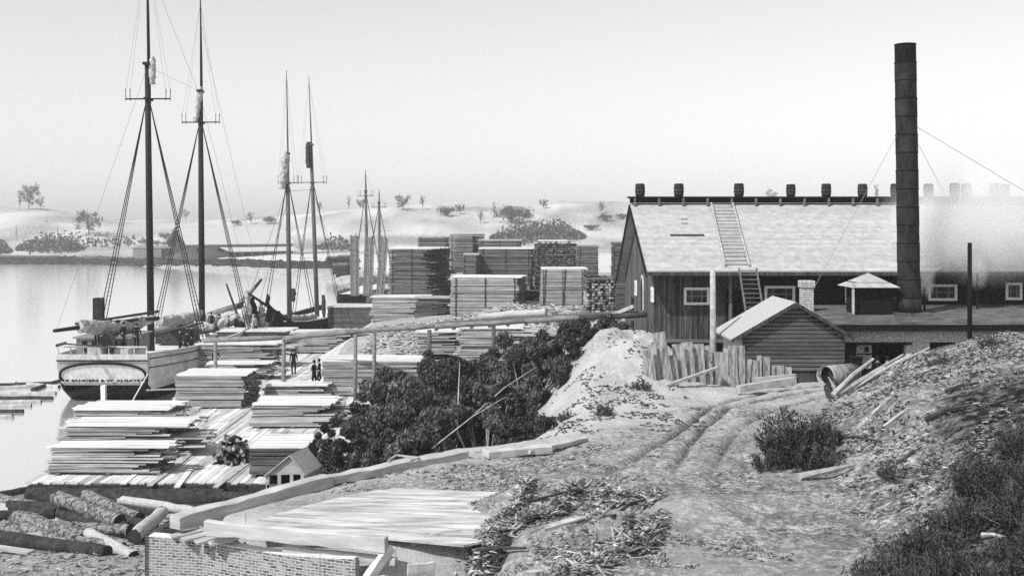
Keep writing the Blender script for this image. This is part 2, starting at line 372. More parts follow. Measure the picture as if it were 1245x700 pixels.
# ------------------------------------------------------------ lumber stacks
def board_mb(mb, c, L, w, t, rz=0, tilt=0):
    mb.box(c, (L/2, w/2, t/2), rz)
NST = 0
def stack(px0, px1, yt, yb, zb, label, depth=3.0, t=.075, gap=.012, mats=('lumber','lumber_top'), rag=.12, ragp=.25, rz=0.0, stickers=3, end_on=False, Y=None, lean=0, w=.3, cover=True, group='stacks of sawn lumber on the wharf', skew=0):
    if Y is None: Y = (CZ-zb)*F/(yb-HY)
    x0, x1 = wx(px0, Y), wx(px1, Y); L = x1-x0; h = (CZ-(yt-HY)/F*Y)-zb
    cx = (x0+x1)/2; e = thing('lumber_stack', (cx, Y, zb), label, 'lumber stack', group)
    e.rotation_euler = (0,0,rz)
    nb = max(2, int(depth/w)); mb = MB(); big = rag > .2
    per = 6 if t < .09 else 5; gg = .05 if t < .09 else .04; nl = max(2, int(round((h-.12)/(t+gap+gg/per)))); zz = .12; zs = []; zl = []
    for k in range(nl):
        zs.append(zz+t/2); zz += t+gap
        if k%per == per-1: zz += gg; 
    stepd = U(.9,1.5) if big else .25; ends = {}; gsel = []; q_ = 0
    while len(gsel) < nl: gsel += [q_]*random.choice((1,2,3,4)); q_ += 1
    for k in range(nl-1 if cover else nl):
        z = zs[k]; gk = k//per if not big else gsel[k]
        if gk not in ends: ends[gk] = (U(-rag, rag)*.5, U(-rag, rag)*(2.6 if big else 1.3), U(0,.13) if big else U(0,.04))
        ja, jb, jf = ends[gk]; sh = lean*z
        for j in range(nb):
            y = (j+.5)*w+U(-.02,.02)+jf; l0 = -L/2+ja+U(-rag, rag)*.25
            l1 = L/2+jb+(U(-rag, rag)*.6 if random.random() > ragp else U(-rag*4, rag*2.2))-stepd*(1-j/max(1,nb-1))*(.4+.6*((k*7)%5)/4 if big else 1)
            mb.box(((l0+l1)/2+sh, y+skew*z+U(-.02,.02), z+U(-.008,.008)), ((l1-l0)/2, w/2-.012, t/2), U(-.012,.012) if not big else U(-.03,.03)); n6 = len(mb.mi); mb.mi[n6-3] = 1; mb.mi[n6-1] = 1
    if end_on:
        mb = MB(); n2 = int(L/w)
        for k in range(nl):
            z = zs[k]
            for j in range(n2):
                if random.random() < .06: continue
                mb.box((-L/2+(j+.5)*w+lean*z+U(-.02,.02), depth/2+U(-.15,.15), z), (w/2-.012, depth/2, t/2), 0)
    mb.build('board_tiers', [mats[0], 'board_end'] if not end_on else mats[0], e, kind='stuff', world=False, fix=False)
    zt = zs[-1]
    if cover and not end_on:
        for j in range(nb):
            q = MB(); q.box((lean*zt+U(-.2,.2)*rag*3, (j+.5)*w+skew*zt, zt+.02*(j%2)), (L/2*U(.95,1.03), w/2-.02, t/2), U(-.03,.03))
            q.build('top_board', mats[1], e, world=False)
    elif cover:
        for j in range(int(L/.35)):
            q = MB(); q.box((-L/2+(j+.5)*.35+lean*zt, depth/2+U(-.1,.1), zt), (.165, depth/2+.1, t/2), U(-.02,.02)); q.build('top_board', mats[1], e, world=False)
    for j in range(3):
        q = MB(); q.box((-L*.42+j*L*.42, depth/2, .058), (.09, depth/2+.05, .056)); q.build('skid', 'lumber_dark', e, world=False)
    for j in range(stickers):
        q = MB(); xx = (-.42+.84*j/max(1,stickers-1))*L
        q.cur = 0
        for k in range(0, nl-1, 1):
            z = zs[k]; q.box((xx+lean*z+U(-.04,.04), -.005+skew*z, z+(t+gap)/2), (.07, .035, .03), 0)
        if zs: q.box((xx, -.0, (zs[0]+zs[-1])/2), (.018, .012, (zs[-1]-zs[0])/2))
        q.build('sticker_column', 'lumber_black', e, world=False)
    return e
KT = dict(group='tall stacks of drying lumber in the yard')
# wharf stacks, near to far
stack(58,205,541,578,1.2,'wide ragged lumber pile at the wharf front edge above the dark crib log',depth=1.6,rag=.35,ragp=.4,stickers=0,t=.055)
stack(74,225,516,556,1.2,'loose pale lumber pile behind the front pile, dark jagged right ends',depth=2.4,rag=.45,ragp=.5,stickers=0,t=.055)
stack(86,208,497,520,1.2,'low loose boards at the water side of the wharf near the schooner stern',depth=3.2,rag=.5,ragp=.5,stickers=0,t=.05)
stack(303,372,541,580,1.2,'small boxy lumber stack with white top beside the little gabled shelter',depth=3.0,rag=.04,ragp=.1,stickers=0,mats=('lumber_dark','lumber_top'),t=.05)
stack(213,300,455,497,1.2,'neat square-cut lumber stack nearest the schooner, jagged right end',depth=3.4,rag=.12,stickers=0,t=.05)
stack(306,405,490,521,1.2,'low pale lumber stack left of the large bushes',depth=3.0,rag=.3,ragp=.3,stickers=0)
stack(392,512,437,482,1.2,'long pale lumber stack to the right of the two talking men',depth=3.2,rag=.15,stickers=0)
stack(236,338,418,448,1.2,'layered lumber stack behind the leftmost trestle posts',depth=3.0,rag=.4,ragp=.5,stickers=0)
stack(352,428,404,430,1.2,'lumber stack behind the trestle with black right end',depth=4,rag=.3,ragp=.5,stickers=0)
stack(398,470,372,399,1.2,'flat-topped grey lumber stack just right of the second vessel masts',depth=4,rag=.2,stickers=2,mats=('lumber_dark','lumber_top'),t=.14,gap=.05)
stack(452,520,360,399,2.0,'cream lumber stack in front of the tall dark stack, ragged right end',depth=4,rag=.5,ragp=.4,stickers=0,t=.09,Y=108)
stack(506,545,362,396,2.6,'small ragged lumber stack left of the neat stack above the trestle',depth=3,rag=.5,ragp=.6,stickers=0,t=.09,mats=('lumber_dark','lumber'),Y=106)
stack(508,560,402,424,2.1,'low board pile behind the trestle posts at the bush tops',depth=3,rag=.4,ragp=.5,stickers=0,Y=74)
stack(262,352,402,424,1.2,'layered boards directly behind the leftmost trestle span',depth=4,rag=.4,ragp=.5,stickers=0,mats=('lumber_dark','lumber_top'))
stack(432,500,404,430,1.2,'dark ragged boards between the two middle trestle posts',depth=3,rag=.6,ragp=.6,stickers=0,mats=('lumber_dark','lumber'))
stack(252,330,440,462,1.2,'low boards stepping down behind the square-cut stack',depth=2,rag=.5,ragp=.6,stickers=0)
stack(322,398,468,486,1.2,'thin layer of boards at the feet of the talking men',depth=2,rag=.5,ragp=.6,stickers=0)
stack(560,640,398,416,2.4,'low jumbled boards under the right part of the trestle',depth=4,rag=.7,ragp=.7,stickers=0,mats=('lumber','lumber_top'),Y=72)
# tall yard stacks
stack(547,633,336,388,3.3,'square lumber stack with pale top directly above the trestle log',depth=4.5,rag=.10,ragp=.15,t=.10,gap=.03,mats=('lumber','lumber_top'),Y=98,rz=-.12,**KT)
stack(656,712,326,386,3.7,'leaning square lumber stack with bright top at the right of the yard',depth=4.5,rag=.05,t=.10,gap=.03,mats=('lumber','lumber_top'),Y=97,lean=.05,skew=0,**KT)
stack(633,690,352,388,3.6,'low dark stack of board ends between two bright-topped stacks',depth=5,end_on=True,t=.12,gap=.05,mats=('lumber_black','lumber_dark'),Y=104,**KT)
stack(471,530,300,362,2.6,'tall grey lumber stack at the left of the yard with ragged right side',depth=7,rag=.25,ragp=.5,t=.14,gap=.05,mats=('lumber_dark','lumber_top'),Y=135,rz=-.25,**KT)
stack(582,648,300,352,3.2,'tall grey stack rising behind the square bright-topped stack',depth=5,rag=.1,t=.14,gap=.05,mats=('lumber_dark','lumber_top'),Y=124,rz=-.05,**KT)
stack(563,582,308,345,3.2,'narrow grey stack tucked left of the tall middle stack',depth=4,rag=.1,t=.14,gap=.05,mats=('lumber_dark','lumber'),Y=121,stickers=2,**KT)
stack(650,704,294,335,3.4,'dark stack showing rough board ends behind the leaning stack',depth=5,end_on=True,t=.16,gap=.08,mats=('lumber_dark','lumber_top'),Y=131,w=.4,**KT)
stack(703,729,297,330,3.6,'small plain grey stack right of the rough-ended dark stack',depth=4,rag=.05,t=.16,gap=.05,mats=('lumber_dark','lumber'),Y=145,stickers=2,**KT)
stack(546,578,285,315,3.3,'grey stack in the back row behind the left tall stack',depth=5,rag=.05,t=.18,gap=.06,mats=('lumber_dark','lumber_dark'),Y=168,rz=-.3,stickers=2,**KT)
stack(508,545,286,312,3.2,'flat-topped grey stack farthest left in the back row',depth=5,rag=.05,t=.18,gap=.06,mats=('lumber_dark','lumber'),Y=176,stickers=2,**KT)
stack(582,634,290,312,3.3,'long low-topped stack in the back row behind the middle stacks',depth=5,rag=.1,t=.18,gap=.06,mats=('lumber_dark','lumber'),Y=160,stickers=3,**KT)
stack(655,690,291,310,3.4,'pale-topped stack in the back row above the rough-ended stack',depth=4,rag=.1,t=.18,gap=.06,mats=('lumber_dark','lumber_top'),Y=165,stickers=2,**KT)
stack(748,775,294,372,4.6,'tall grey stack half hidden by the mill gable end',depth=4,rag=.05,t=.12,gap=.04,mats=('lumber_dark','lumber_dark'),Y=92,stickers=0,**KT)
stack(713,750,338,374,4.4,'speckled heap of round slab ends beside the mill gable',depth=4,end_on=True,t=.16,gap=.05,mats=('chips','lumber_dark'),Y=86,w=.22,**KT)
# upright boards leaning behind the far masts
for i, (a, b_, lb) in enumerate(((426,437,'left'),(441,453,'middle'),(457,467,'right'))):
    Y = 158; e = thing('leaning_board_stack', (wx((a+b_)/2, Y), Y, 2.6), '%s one of three stacks of upright pale boards by the far masts' % lb, 'board stack', 'upright board stacks')
    mb = MB(); x0, x1 = wx(a, Y), wx(b_, Y); zt = wz(286+i, Y)
    n_ = 6
    for k in range(n_): 
        xx = x0+(k+.5)*(x1-x0)/n_; mb.bar((xx, Y, 2.0), (xx-.2+i*.35, Y+1.1, zt+U(-.3,.2)), (x1-x0)/n_*.78, .3)
    mb.build('upright_boards', 'lumber_dark', e); q = MB(); q.bar((x0, Y+1.2, 6), (x1, Y+1.2, 6), .2); q.build('rail', 'lumber_dark', e)
# far low piles
for i, (a, b_, yt, yb, Y) in enumerate(((396,410,312,322,262),(410,424,310,323,258),(404,422,320,334,240))):
    stack(a, b_, yt, yb, wz(yb, Y), ('left dark low pile of lumber on the far bank','right dark low pile of lumber on the far bank','nearest low lumber pile on the far bank')[i], depth=6, t=.3, gap=.1, mats=('lumber_black','lumber_dark'), Y=Y, stickers=0, w=1.2, group='low piles on the far bank')

# ------------------------------------------------------------ wharf
mb = MB(); x = -23.0
while x < -6.5:
    y = 46.3+U(-.15,.15)
    while y < 150:
        l = U(3.5, 6.5); yc = y+l/2; lo_ = np.interp(yc, [46,71,115,150], [-20.9,-22.0,-19.8,-18.2]); hi_ = np.interp(yc, [46,60,75,100,150], [-8.8,-7.2,-7,-9,-12])
        if lo_ < x < hi_ and random.random() > .015: mb.box((x+U(-.01,.01), yc, 1.17+U(-.012,.018)), (.135, l/2-.02, .03), U(-.004,.004))
        y += l
    x += .29
e = thing('lumber_wharf', (-15,60,0), 'pale planked lumber wharf covered with stacks of boards', 'wharf')
mb.build('deck', 'dock', e, kind='stuff', fix=False)
for k, (Y0, x0, x1) in enumerate([(46.25,-20.9,-9.0)]+[(50+9*i, -21.6, -8) for i in range(10)]):
    q = MB(); q.bar((x0,Y0,.92),(x1,Y0,.92),.35,.4); q.build('crossbeam', 'barkdark', e)
for i in range(12):
    Y0 = 46.6+i*8.5; x = np.interp(Y0, [46,71,115,150], [-20.6,-21.7,-19.5,-18]); q = MB(); q.tube([(x,Y0,-1.6),(x,Y0,1.12)],.2,8); q.build('pile', 'barkdark', e)
# crib logs under the front edge
def log(name, a, b, r0, r1, label, m='bark', endm='endgrain', cat='log', group=None, wob=.05):
    a = Vector(a); b = Vector(b); n = 9; mb = MB(); e = thing(name, (a+b)/2, label, cat, group)
    pts = [a.lerp(b, i/(n-1))+Vector((0,0,U(-.02,.02))) for i in range(n)]
    mb.tube(pts, [r0+(r1-r0)*i/(n-1) for i in range(n)], 12, caps=False, wob=wob); mb.build('bark' if 'bark' in m else 'wood_surface', m, e, smooth=True)
    d = (b-a).normalized()
    for p, r, s in ((a, r0, -1), (b, r1, 1)):
        q = MB(); q.tube([p-d*s*.1, p+d*s*.02], r*.97, 12); q.build('cut_end', endm, e)
    return e
lg = [((-20.6,45.6,.76),(-12.2,45.2,.80),.44,.40,'long mossy black crib log forming the wharf front edge'),
      ((-17.9,45.4,.35),(-10.2,44.8,.4),.36,.34,'black crib log lying under the wharf front edge'),
      ((-12.6,45.0,.92),(-9.6,44.4,.98),.24,.22,'short rough crib log at the right end of the wharf front')]
for a, b_, r0, r1, lb in lg: log('crib_log', a, b_, r0, r1, lb, m='barkdark', group='crib logs of the wharf front', wob=.12)
for x, h_ in ((-20.6,.62),(-19.2,.62)):
    q = MB(); q.tube([(x,45.7,-1.4),(x,45.7,h_)],.2,8); tag(q.build('wharf_pile', 'barkdark'), 'stubby dark pile under the %s end of the crib log' % ('very left' if x < -20 else 'left'), 'pile', 'piles under the wharf corner')
# loose planks on the wharf
for i, (a, b_, z, lb) in enumerate((((150,588),(262,497),1.22,'long plank running diagonally over the wharf deck'),((182,590),(300,500),1.22,'second diagonal plank on the wharf deck'),((215,592),(232,570),1.22,'short plank near the billet heap'),
        ((262,592),(305,560),1.22,'plank between the billet heap and boxy stack'),((332,484),(382,462),1.3,'pale plank beside the trestle post foot'),((318,480),(350,470),1.25,'short dark-edged plank under the trestle'),
        ((110,500),(206,505),1.25,'thin plank laid along the wharf near the stern'),((178,474),(232,472),1.1,'timber end jutting toward the schooner side'))):
    A = G(*a, z); B = G(*b_, z); q = MB(); q.bar(A, B, .25, .06); tag(q.build('loose_plank', 'lumber_top' if i%2 == 0 else 'lumber'), lb, 'plank', 'loose planks on the wharf')
# heap of billets
c = G(278,566,1.2); mb = MB()
for k in range(150):
    a = U(0,6.28); rr = math.sqrt(U(0,1)); x = c.x+rr*.95*math.cos(a); y = c.y+.9+rr*.8*math.sin(a)
    z = 1.27+(1.5*(1-rr**1.5))*U(.3,1); d = Vector((U(-.45,.45),-1+U(0,.3),U(-.15,.45))).normalized()*U(.2,.3); p = Vector((x,y,z))
    mb.tube([p-d, p+d], U(.07,.12), 7); mb.mi[-2] = 1; mb.mi[-1] = 1
o = mb.build('billet_heap', ['barkdark','endmix'], kind='stuff'); tag(o, 'dark heap of short round billets on the wharf', 'wood heap')

# ------------------------------------------------------------ trestle with log rail
def TZ(px): return 
tr = thing('timber_trestle', (-10,66,1.2), 'long sloping timber trestle rail running from the wharf up to the mill', 'trestle')
top = [P(118+130,414,71.5), P(345,411,70.0), P(440,402,68.0), P(530,396.5,66.0), P(640,390,64.0), P(705,386,62), P(786,383,60.6)]
for i in range(len(top)-1):
    q = MB(); q.tube([top[i].lerp(top[i+1],t_)+Vector((0,0,U(-.03,.03))) for t_ in (0,.33,.66,1)], [.18,.16,.17,.15], 10, wob=.1); q.build('log_rail', 'railwood' if i < 5 else 'driftdark', tr, smooth=True)
for i in range(3, len(top)-1):
    q = MB(); q.bar(top[i]+Vector((0,1.4,0)), top[i+1]+Vector((0,1.4,0)), .25,.3); q.build('rear_rail', 'lumber_dark', tr)
    for k in range(5):
        p = top[i].lerp(top[i+1], k/5); q = MB(); q.bar(p+Vector((0,-.1,-.22)), p+Vector((0,1.7,-.22)), .2, .12); q.build('sleeper', 'lumber_dark', tr)
for px, t_ in ((262,412),(345,411),(432,403),(455,401),(522,397),(600,392)):
    tp = np.interp(px, [248,345,440,530,640,705,790], [71.5,70,68,66,64,62,60.3]); x = wx(px, tp); zt = wz(t_, tp)-.2
    zb = min(hz(x, tp), 1.2) if px < 470 else hz(x, tp)
    q = MB(); q.tube([(x,tp,zb-.2),(x,tp,zt)], [.14,.12], 8, wob=.12); q.build('post', 'railwood' if px < 470 else 'spar', tr, smooth=True)
lgn = log('peeled_log', P(586,387,63.6)+Vector((0,.2,.1)), P(664,382,62.0)+Vector((0,.2,.1)), .2, .22, 'pale peeled log lying on top of the sloping trestle', m='logwood', endm='logwood')

# ------------------------------------------------------------ foreground curb timbers, plank deck, brick wall
def timber(name, a, b, w, t, label=None, m='timber', parent=None, cat='timber'):
    q = MB(); a = Vector(a); b = Vector(b); d = (b-a).normalized(); sd = d.cross(Vector((0,0,1))).normalized(); n = max(3, int((b-a).length/.4))
    for i in range(n+1):
        p = a.lerp(b, i/n); jw, jt, jz = U(-.025,.025)*min(1,w*4), U(-.025,.025)*min(1,t*4), U(-.012,.012)
        for sx, sz in ((-1,-1),(1,-1),(1,1),(-1,1)): q.v.append(tuple(p+sd*sx*(w/2+jw)+(sd.cross(d))*sz*(t/2+jt)+Vector((0,0,jz))+Vector((U(-.008,.008),0,U(-.01,.01)))))
    for i in range(n):
        for k in range(4): q.face((i*4+k,i*4+(k+1)%4,(i+1)*4+(k+1)%4,(i+1)*4+k))
    q.face((3,2,1,0)); q.face((n*4,n*4+1,n*4+2,n*4+3)); o = q.build(name, m, parent)
    bv = o.modifiers.new('bevel', 'BEVEL'); bv.width = .015; bv.segments = 1
    if label: tag(o, label, cat)
    return o
A = G(212,633,5.1); B = G(400,583,5.15); C = G(566,552,5.15)
timber('edge_timber', A+Vector((0,0,-.05)), B, .42, .34, 'big squared timber running back along the bluff edge behind the brick wall')
timber('edge_timber', B+Vector((.05,.05,0)), C, .40, .26, 'thinner squared timber ending below the big bushes')
timber('edge_timber', G(590,552,5.12), G(668,545,5.1), .45, .2, 'short flat slab lying at the foot of the bushes')
timber('edge_timber', G(640,549,5.1), G(712,533,5.1), .3, .12, 'bleached flat slab at the edge of the sand slope')
q = MB(); a0 = G(478,557,5.1)
for u_, v_ in (((472,560),(482,553)),((482,553),(510,556)),((510,556),(498,560))): q.bar(G(*u_,5.35), G(*v_,5.35), .05, .05)
tag(q.build('broken_crate_frame', 'drift'), 'small broken bleached frame lying beside the curb timber', 'frame')
dk = thing('plank_roadway', (-3,28,5), 'worn white plank roadway half buried under bark in the foreground', 'plank road')
rows = [((300,641),(560,665)),((312,634),(600,657)),((330,629),(612,649)),((345,624),(625,642)),((362,619),(632,635)),((380,614),(640,628)),((400,609),(645,622)),((418,605),(645,616)),((440,601),(640,610)),((462,597.5),(634,605))]
for i, (a, b_) in enumerate(rows):
    ZP = 5.05; A = G(*a,ZP); B = G(*b_,ZP-.02); q = MB(); n = len(rows)
    A2 = G(*(rows[i+1][0] if i+1 < n else (a[0]+18,a[1]-3)),ZP); B2 = G(*(rows[i+1][1] if i+1 < n else (b_[0]+2,b_[1]-5)),ZP-.02)
    e1 = (A2-A)*.085; e2 = (B2-B)*.085; dz_ = Vector((0,0,U(-.02,.015))); A = A+dz_; B = B+dz_; A2 = A2+dz_; B2 = B2+dz_
    q.prism([A+e1, B+e2, B2-e2, A2-e1], (0,0,.05)); q.build('road_plank', 'plank', dk)
# pit edge
fr = thing('pit_timbering', (-6,25.5,4), 'timber frame with posts and brace standing behind the curved brick wall', 'timber structure')
timber('front_beam', G(250,641,5.15), G(470,662,5.15), .18, .34, parent=fr)
timber('lower_beam', G(345,668,4.75), G(482,682,4.75), .18, .2, parent=fr)
p = G(297,634,5.25); timber('post', p+Vector((0,.15,-1.6)), p+Vector((0,.15,.12)), .26, .22, parent=fr)
p = G(482,654,5.3); timber('post', p+Vector((0,-.1,-2)), p+Vector((0,-.1,.02)), .2, .2, parent=fr, m='lumber_dark')
timber('brace', P(440,712,23.6), P(475,665,24.2), .16, .2, parent=fr, m='lumber_top')
p = G(388,672,4.9); timber('stub_post', p+Vector((0,.1,-1.2)), p+Vector((0,.1,-.05)), .18, .18, parent=fr)
timber('crosspiece', P(495,692,23.6), P(528,690,23.8), .1, .3, parent=fr)
for i, (a, b_) in enumerate((((208,652),(262,640)),((222,656),(275,643)),((238,659),(285,646)),((254,661),(290,652)))):
    q = MB(); q.bar(G(*a,4.75), G(*b_,4.85), .3, .05); tag(q.build('pit_cover_board', 'lumber'), 'loose cover board over the pit behind the brick wall', 'board', 'cover boards behind the brick wall')
# curved brick wall
bw = thing('curved_brick_wall', (-6,25,3), 'low curved brick wall with rough mortar courses at the bottom left', 'brick wall')
def tz_(t): return float(np.interp(t, [0,.3,.65,1], [4.72,4.66,4.66,4.78]))
mb = MB(); uv = []; N_ = 40; th = .3
ctrl = [(181,652),(245,658),(300,668),(360,676),(432,680)]
def wallpt(t):
    x = np.interp(t*4, range(5), [c_[0] for c_ in ctrl]); return x
pl = []
for i in range(N_+1):
    t = i/N_; z = tz_(t); px = float(np.interp(t*4, range(5), [c_[0] for c_ in ctrl])); py = float(np.interp(t*4, range(5), [c_[1] for c_ in ctrl])); pl.append(G(px, py, z))
# smooth plan curve
for _ in range(6): pl = [pl[0]]+[(pl[i-1]+pl[i]*2+pl[i+1])/4 for i in range(1, N_)]+[pl[-1]]
s_ = 0
for i, p in enumerate(pl):
    if i: s_ += (Vector((p.x,p.y,0))-Vector((pl[i-1].x,pl[i-1].y,0))).length
    mb.v += [(p.x,p.y,2.0),(p.x,p.y,p.z),(p.x+.05,p.y+th,p.z),(p.x+.05,p.y+th,2.0)]; uv += [(s_,2.0),(s_,p.z),(s_,p.z+th),(s_,p.z+th+2)]
for i in range(N_):
    for k in range(3): mb.face((i*4+k, (i+1)*4+k, (i+1)*4+k+1, i*4+k+1))
mb.face((0,1,2,3)); j = N_*4; mb.face((j+3,j+2,j+1,j)); mb.uv = uv
mb.build('brickwork', 'brick', bw)
mb = MB()
for i in range(N_):
    a, b_ = pl[i], pl[i+1]; k = 0
    mb.bar(a+Vector((.02,.15,.012)), b_+Vector((.02,.15,.012)), th*.96*U(.93,1.03), .035)
mb.build('mortar_capping', 'mortar', bw)
q = MB(); n0 = 0; A = G(176,650,4.7); B = G(205,632,4.95); 
uvs = []
for p, s0 in ((A,0),(B,(B-A).length)):
    q.v += [(p.x,p.y,2.2),(p.x,p.y,p.z),(p.x+.2,p.y+.25,p.z),(p.x+.2,p.y+.25,2.2)]; uvs += [(s0,2.2),(s0,p.z),(s0,p.z+.3),(s0,p.z+2.8)]
for k in range(3): q.face((k,4+k,5+k,k+1))
q.face((0,1,2,3)); q.face((7,6,5,4)); q.uv = uvs
q.build('return_wall', 'brick', bw)

# ------------------------------------------------------------ log pile bottom left
LP = [((69,604),(146,634),2.1,.30,.27,'bark','big log with dark sawn end, uppermost in the log heap'),
      ((104,602),(170,630),1.9,.27,.25,'bark','log lying right behind the uppermost big log'),
      ((86,640),(157,645),2.3,.2,.22,'bark','thinner log below the two big sawn logs'),
      ((197,622),(163,652),2.6,.24,.25,'logwood','pale log tilted toward the brick wall corner'),
      ((-30,650),(130,672),2.6,.28,.27,'barkdark','long dark log lying along the front of the heap'),
      ((108,648),(163,676),2.5,.2,.19,'logwood','pale log pointing down toward the brick wall'),
      ((20,628),(103,656),2.3,.33,.30,'bark','thick log in the middle of the heap with a dark end'),
      ((-20,628),(66,624),1.8,.22,.22,'barkdark','dark log at the water side of the heap'),
      ((-20,640),(40,648),2.2,.25,.25,'bark','stubby log at the left frame edge of the heap'),
      ((146,607),(238,621),1.9,.19,.19,'logwood','straight pale log below the black crib log'),
      ((10,612),(75,616),1.3,.17,.17,'barkdark','slim dark log nearest the water in the heap'),
      ((50,660),(110,652),2.2,.25,.22,'bark','half buried log between dark long log and thick log'),
      ((150,640),(185,668),2.1,.22,.22,'barkdark','dark log in shade beside the brick wall corner')]
LP += [((-20,600),(60,618),1.2,.18,.2,'bark','slim rough log far left in the heap below the crib'),((30,640),(95,668),2.5,.2,.18,'bark','rough log crossing over the long dark log'),
 ((118,622),(188,640),1.9,.2,.2,'barkdark','black log wedged under the pale tilted log'),((55,618),(120,640),1.8,.18,.2,'barkdark','black log showing between the two uppermost logs'),
 ((-20,660),(60,650),2.5,.16,.16,'logwood','thin pale log under the long dark log'),((90,655),(150,664),2.5,.16,.15,'bark','short rough log behind the pale downhill log')]
g_ = random.Random(77)
for k in range(9):
    a_ = (g_.uniform(-10,110), g_.uniform(612,662)); LP.append((a_, (a_[0]+g_.uniform(45,80), a_[1]+g_.uniform(-8,22)), 1.5+(a_[1]-612)*.016, .15, .13, 'barkdark' if k%3 == 0 else 'bark', 'rough log half buried in the jumbled heap at the bluff foot'))
for a, b_, z, r0, r1, m_, lb in LP: log('heaped_log', G(*a, z), G(*b_, z), r0*.88, r1*.88, lb, m=m_, group='logs heaped at the bluff foot', wob=.11)
q = MB(); q.bar(G(-10,664,2.75), G(38,671,2.75), .3, .07); tag(q.build('loose_plank', 'lumber'), 'flat plank at the far left bottom beside the dark log', 'plank')
FL = [((-40,611),(44,594),.05,.22,'barkdark','dark log floating at the left edge by the crib')]
for k, (a, b_) in enumerate((((-30,469),(62,466)),((-30,473),(50,469)),((-20,479),(68,478)),((-30,484),(64,484)),((-20,490),(50,488)),((-30,495),(38,493)),((-30,500),(28,500)),((-30,508),(16,506)),((20,466),(72,470)),((40,474),(74,462)))):
    FL.append((a, b_, .06, .17, 'barkdark' if k%3 == 0 else 'drift', '%s log of the raft floating left of the schooner' % ('farthest','second farthest','third','fourth','middle','sixth','seventh','nearest','short slanted','crosswise')[k]))
for a, b_, z, r, m_, lb in FL: log('floating_log', G(*a, z), G(*b_, z), r, r*.9, lb, m=m_, group='floating logs by the schooner')

# ------------------------------------------------------------ buildings: mill
def slab(name, pts, th, m, parent):          # roof sheet from a quad, thickness downward
    q = MB(); q.prism([Vector(p) for p in pts], (0,0,-th)); return q.build(name, m, parent)
mill = thing('sawmill', (24,67,5), 'long dark board sawmill with pale shingle roof and barrels along its ridge', 'mill building')
WX0, WX1, WY0, WY1 = 8.0, 46.0, 60.3, 75.0
EZ0, RZ, EZ1 = 9.95, 13.75, 9.0; RY = 67.5
def rz_front(y): return RZ+(y-RY)*(RZ-9.75)/(RY-58.9)
def rz_back(y): return RZ-(y-RY)*(RZ-8.75)/(76.4-RY)
slab('front_roof', [(7.45,58.9,9.85),(47,58.9,9.85),(47,RY,RZ),(7.45,RY,RZ)], .14, 'roof', mill)
q = MB()
ncv = 6; prev = None
for k in range(ncv):
    t0, t1 = k/ncv, (k+1)/ncv; f = lambda t: RZ-(RZ-8.4)*(t**.88)
    q.prism([(7.45,RY+t0*9.2+.02,f(t0)),(47,RY+t0*9.2+.02,f(t0)),(47,RY+t1*9.2,f(t1)),(7.45,RY+t1*9.2,f(t1))], (0,0,-.14))
q.build('rear_roof', 'roof', mill)
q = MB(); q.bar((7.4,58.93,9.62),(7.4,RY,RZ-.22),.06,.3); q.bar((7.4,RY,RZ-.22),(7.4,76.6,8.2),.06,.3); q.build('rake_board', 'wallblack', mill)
q = MB(); q.box((27,58.88,9.68),(19.6,.03,.1)); q.build('eave_board', 'wall', mill)
# walls as boards with battens
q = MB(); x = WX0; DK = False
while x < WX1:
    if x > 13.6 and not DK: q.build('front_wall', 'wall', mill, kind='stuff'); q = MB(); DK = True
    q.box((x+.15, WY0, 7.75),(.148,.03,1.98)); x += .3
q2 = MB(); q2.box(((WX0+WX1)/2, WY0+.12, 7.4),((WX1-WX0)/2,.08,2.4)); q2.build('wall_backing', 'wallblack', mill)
q.build('eave_shaded_wall', 'wallblack', mill, kind='stuff')  # right stretch near-black, eave shade put into the board colour
q = MB(); x = WX0
while x < 13.7: q.box((x, WY0-.045, 7.75),(.03,.02,1.98)); x += .3
q.build('battens', 'batten', mill, kind='stuff')
q = MB(); y = WY0
while y < WY1:
    zt = min(rz_front(y+.15), rz_back(y+.15))-.35; q.box((WX0, y+.15, (5.0+zt)/2),(.03,.148,(zt-5.0)/2)); y += .3
q.build('gable_wall', 'batten', mill, kind='stuff')
q = MB(); q.box((27, WY0-.1, 5.85),(19,.12,.09)); q.build('sill_beam', 'lumber_dark', mill)
q = MB(); q.box((WX1,67.5,7.5),(.1,7,2.4)); q.box((27,WY1,7),(19,.1,2)); q.build('rear_wall', 'wall', mill)
for x in (8.1,12,16,20): 
    q = MB(); q.box((x,WY0+.1,5.3),(.15,.15,.5)); q.build('foundation_post', 'wall', mill)
def window(px0, px1, py0, py1, Y, parent, m='white', fw=.07, muntins=(1,1)):
    x0, x1, z0, z1 = wx(px0,Y), wx(px1,Y), wz(py1,Y), wz(py0,Y); q = MB()
    for c_, h_ in ((((x0+x1)/2,Y,z1),((x1-x0)/2+fw,.05,fw)),(((x0+x1)/2,Y,z0),((x1-x0)/2+fw,.05,fw)),((x0,Y-.003,(z0+z1)/2),(fw,.05,(z1-z0)/2)),((x1,Y-.003,(z0+z1)/2),(fw,.05,(z1-z0)/2))): q.box(c_, h_)
    o = q.build('window', m, parent); q = MB()
    q.box(((x0+x1)/2,Y+.03,(z0+z1)/2),((x1-x0)/2,.01,(z1-z0)/2)); q.build('pane', 'glass', o)
    q = MB()
    for t in (.28,.72): q.box((x0+(x1-x0)*t,Y,(z0+z1)/2),(.025,.02,(z1-z0)/2))
    q.box(((x0+x1)/2,Y-.004,(z0+z1)/2),((x1-x0)/2,.018,.02)); q.build('muntins', 'grey', o)
    return o
for a in ((833,861,351,369),(931,965,349,366),(1029,1058,350,367),(1130,1162,347,364),(1224,1241,345,363)): window(*a, WY0-.08, mill)
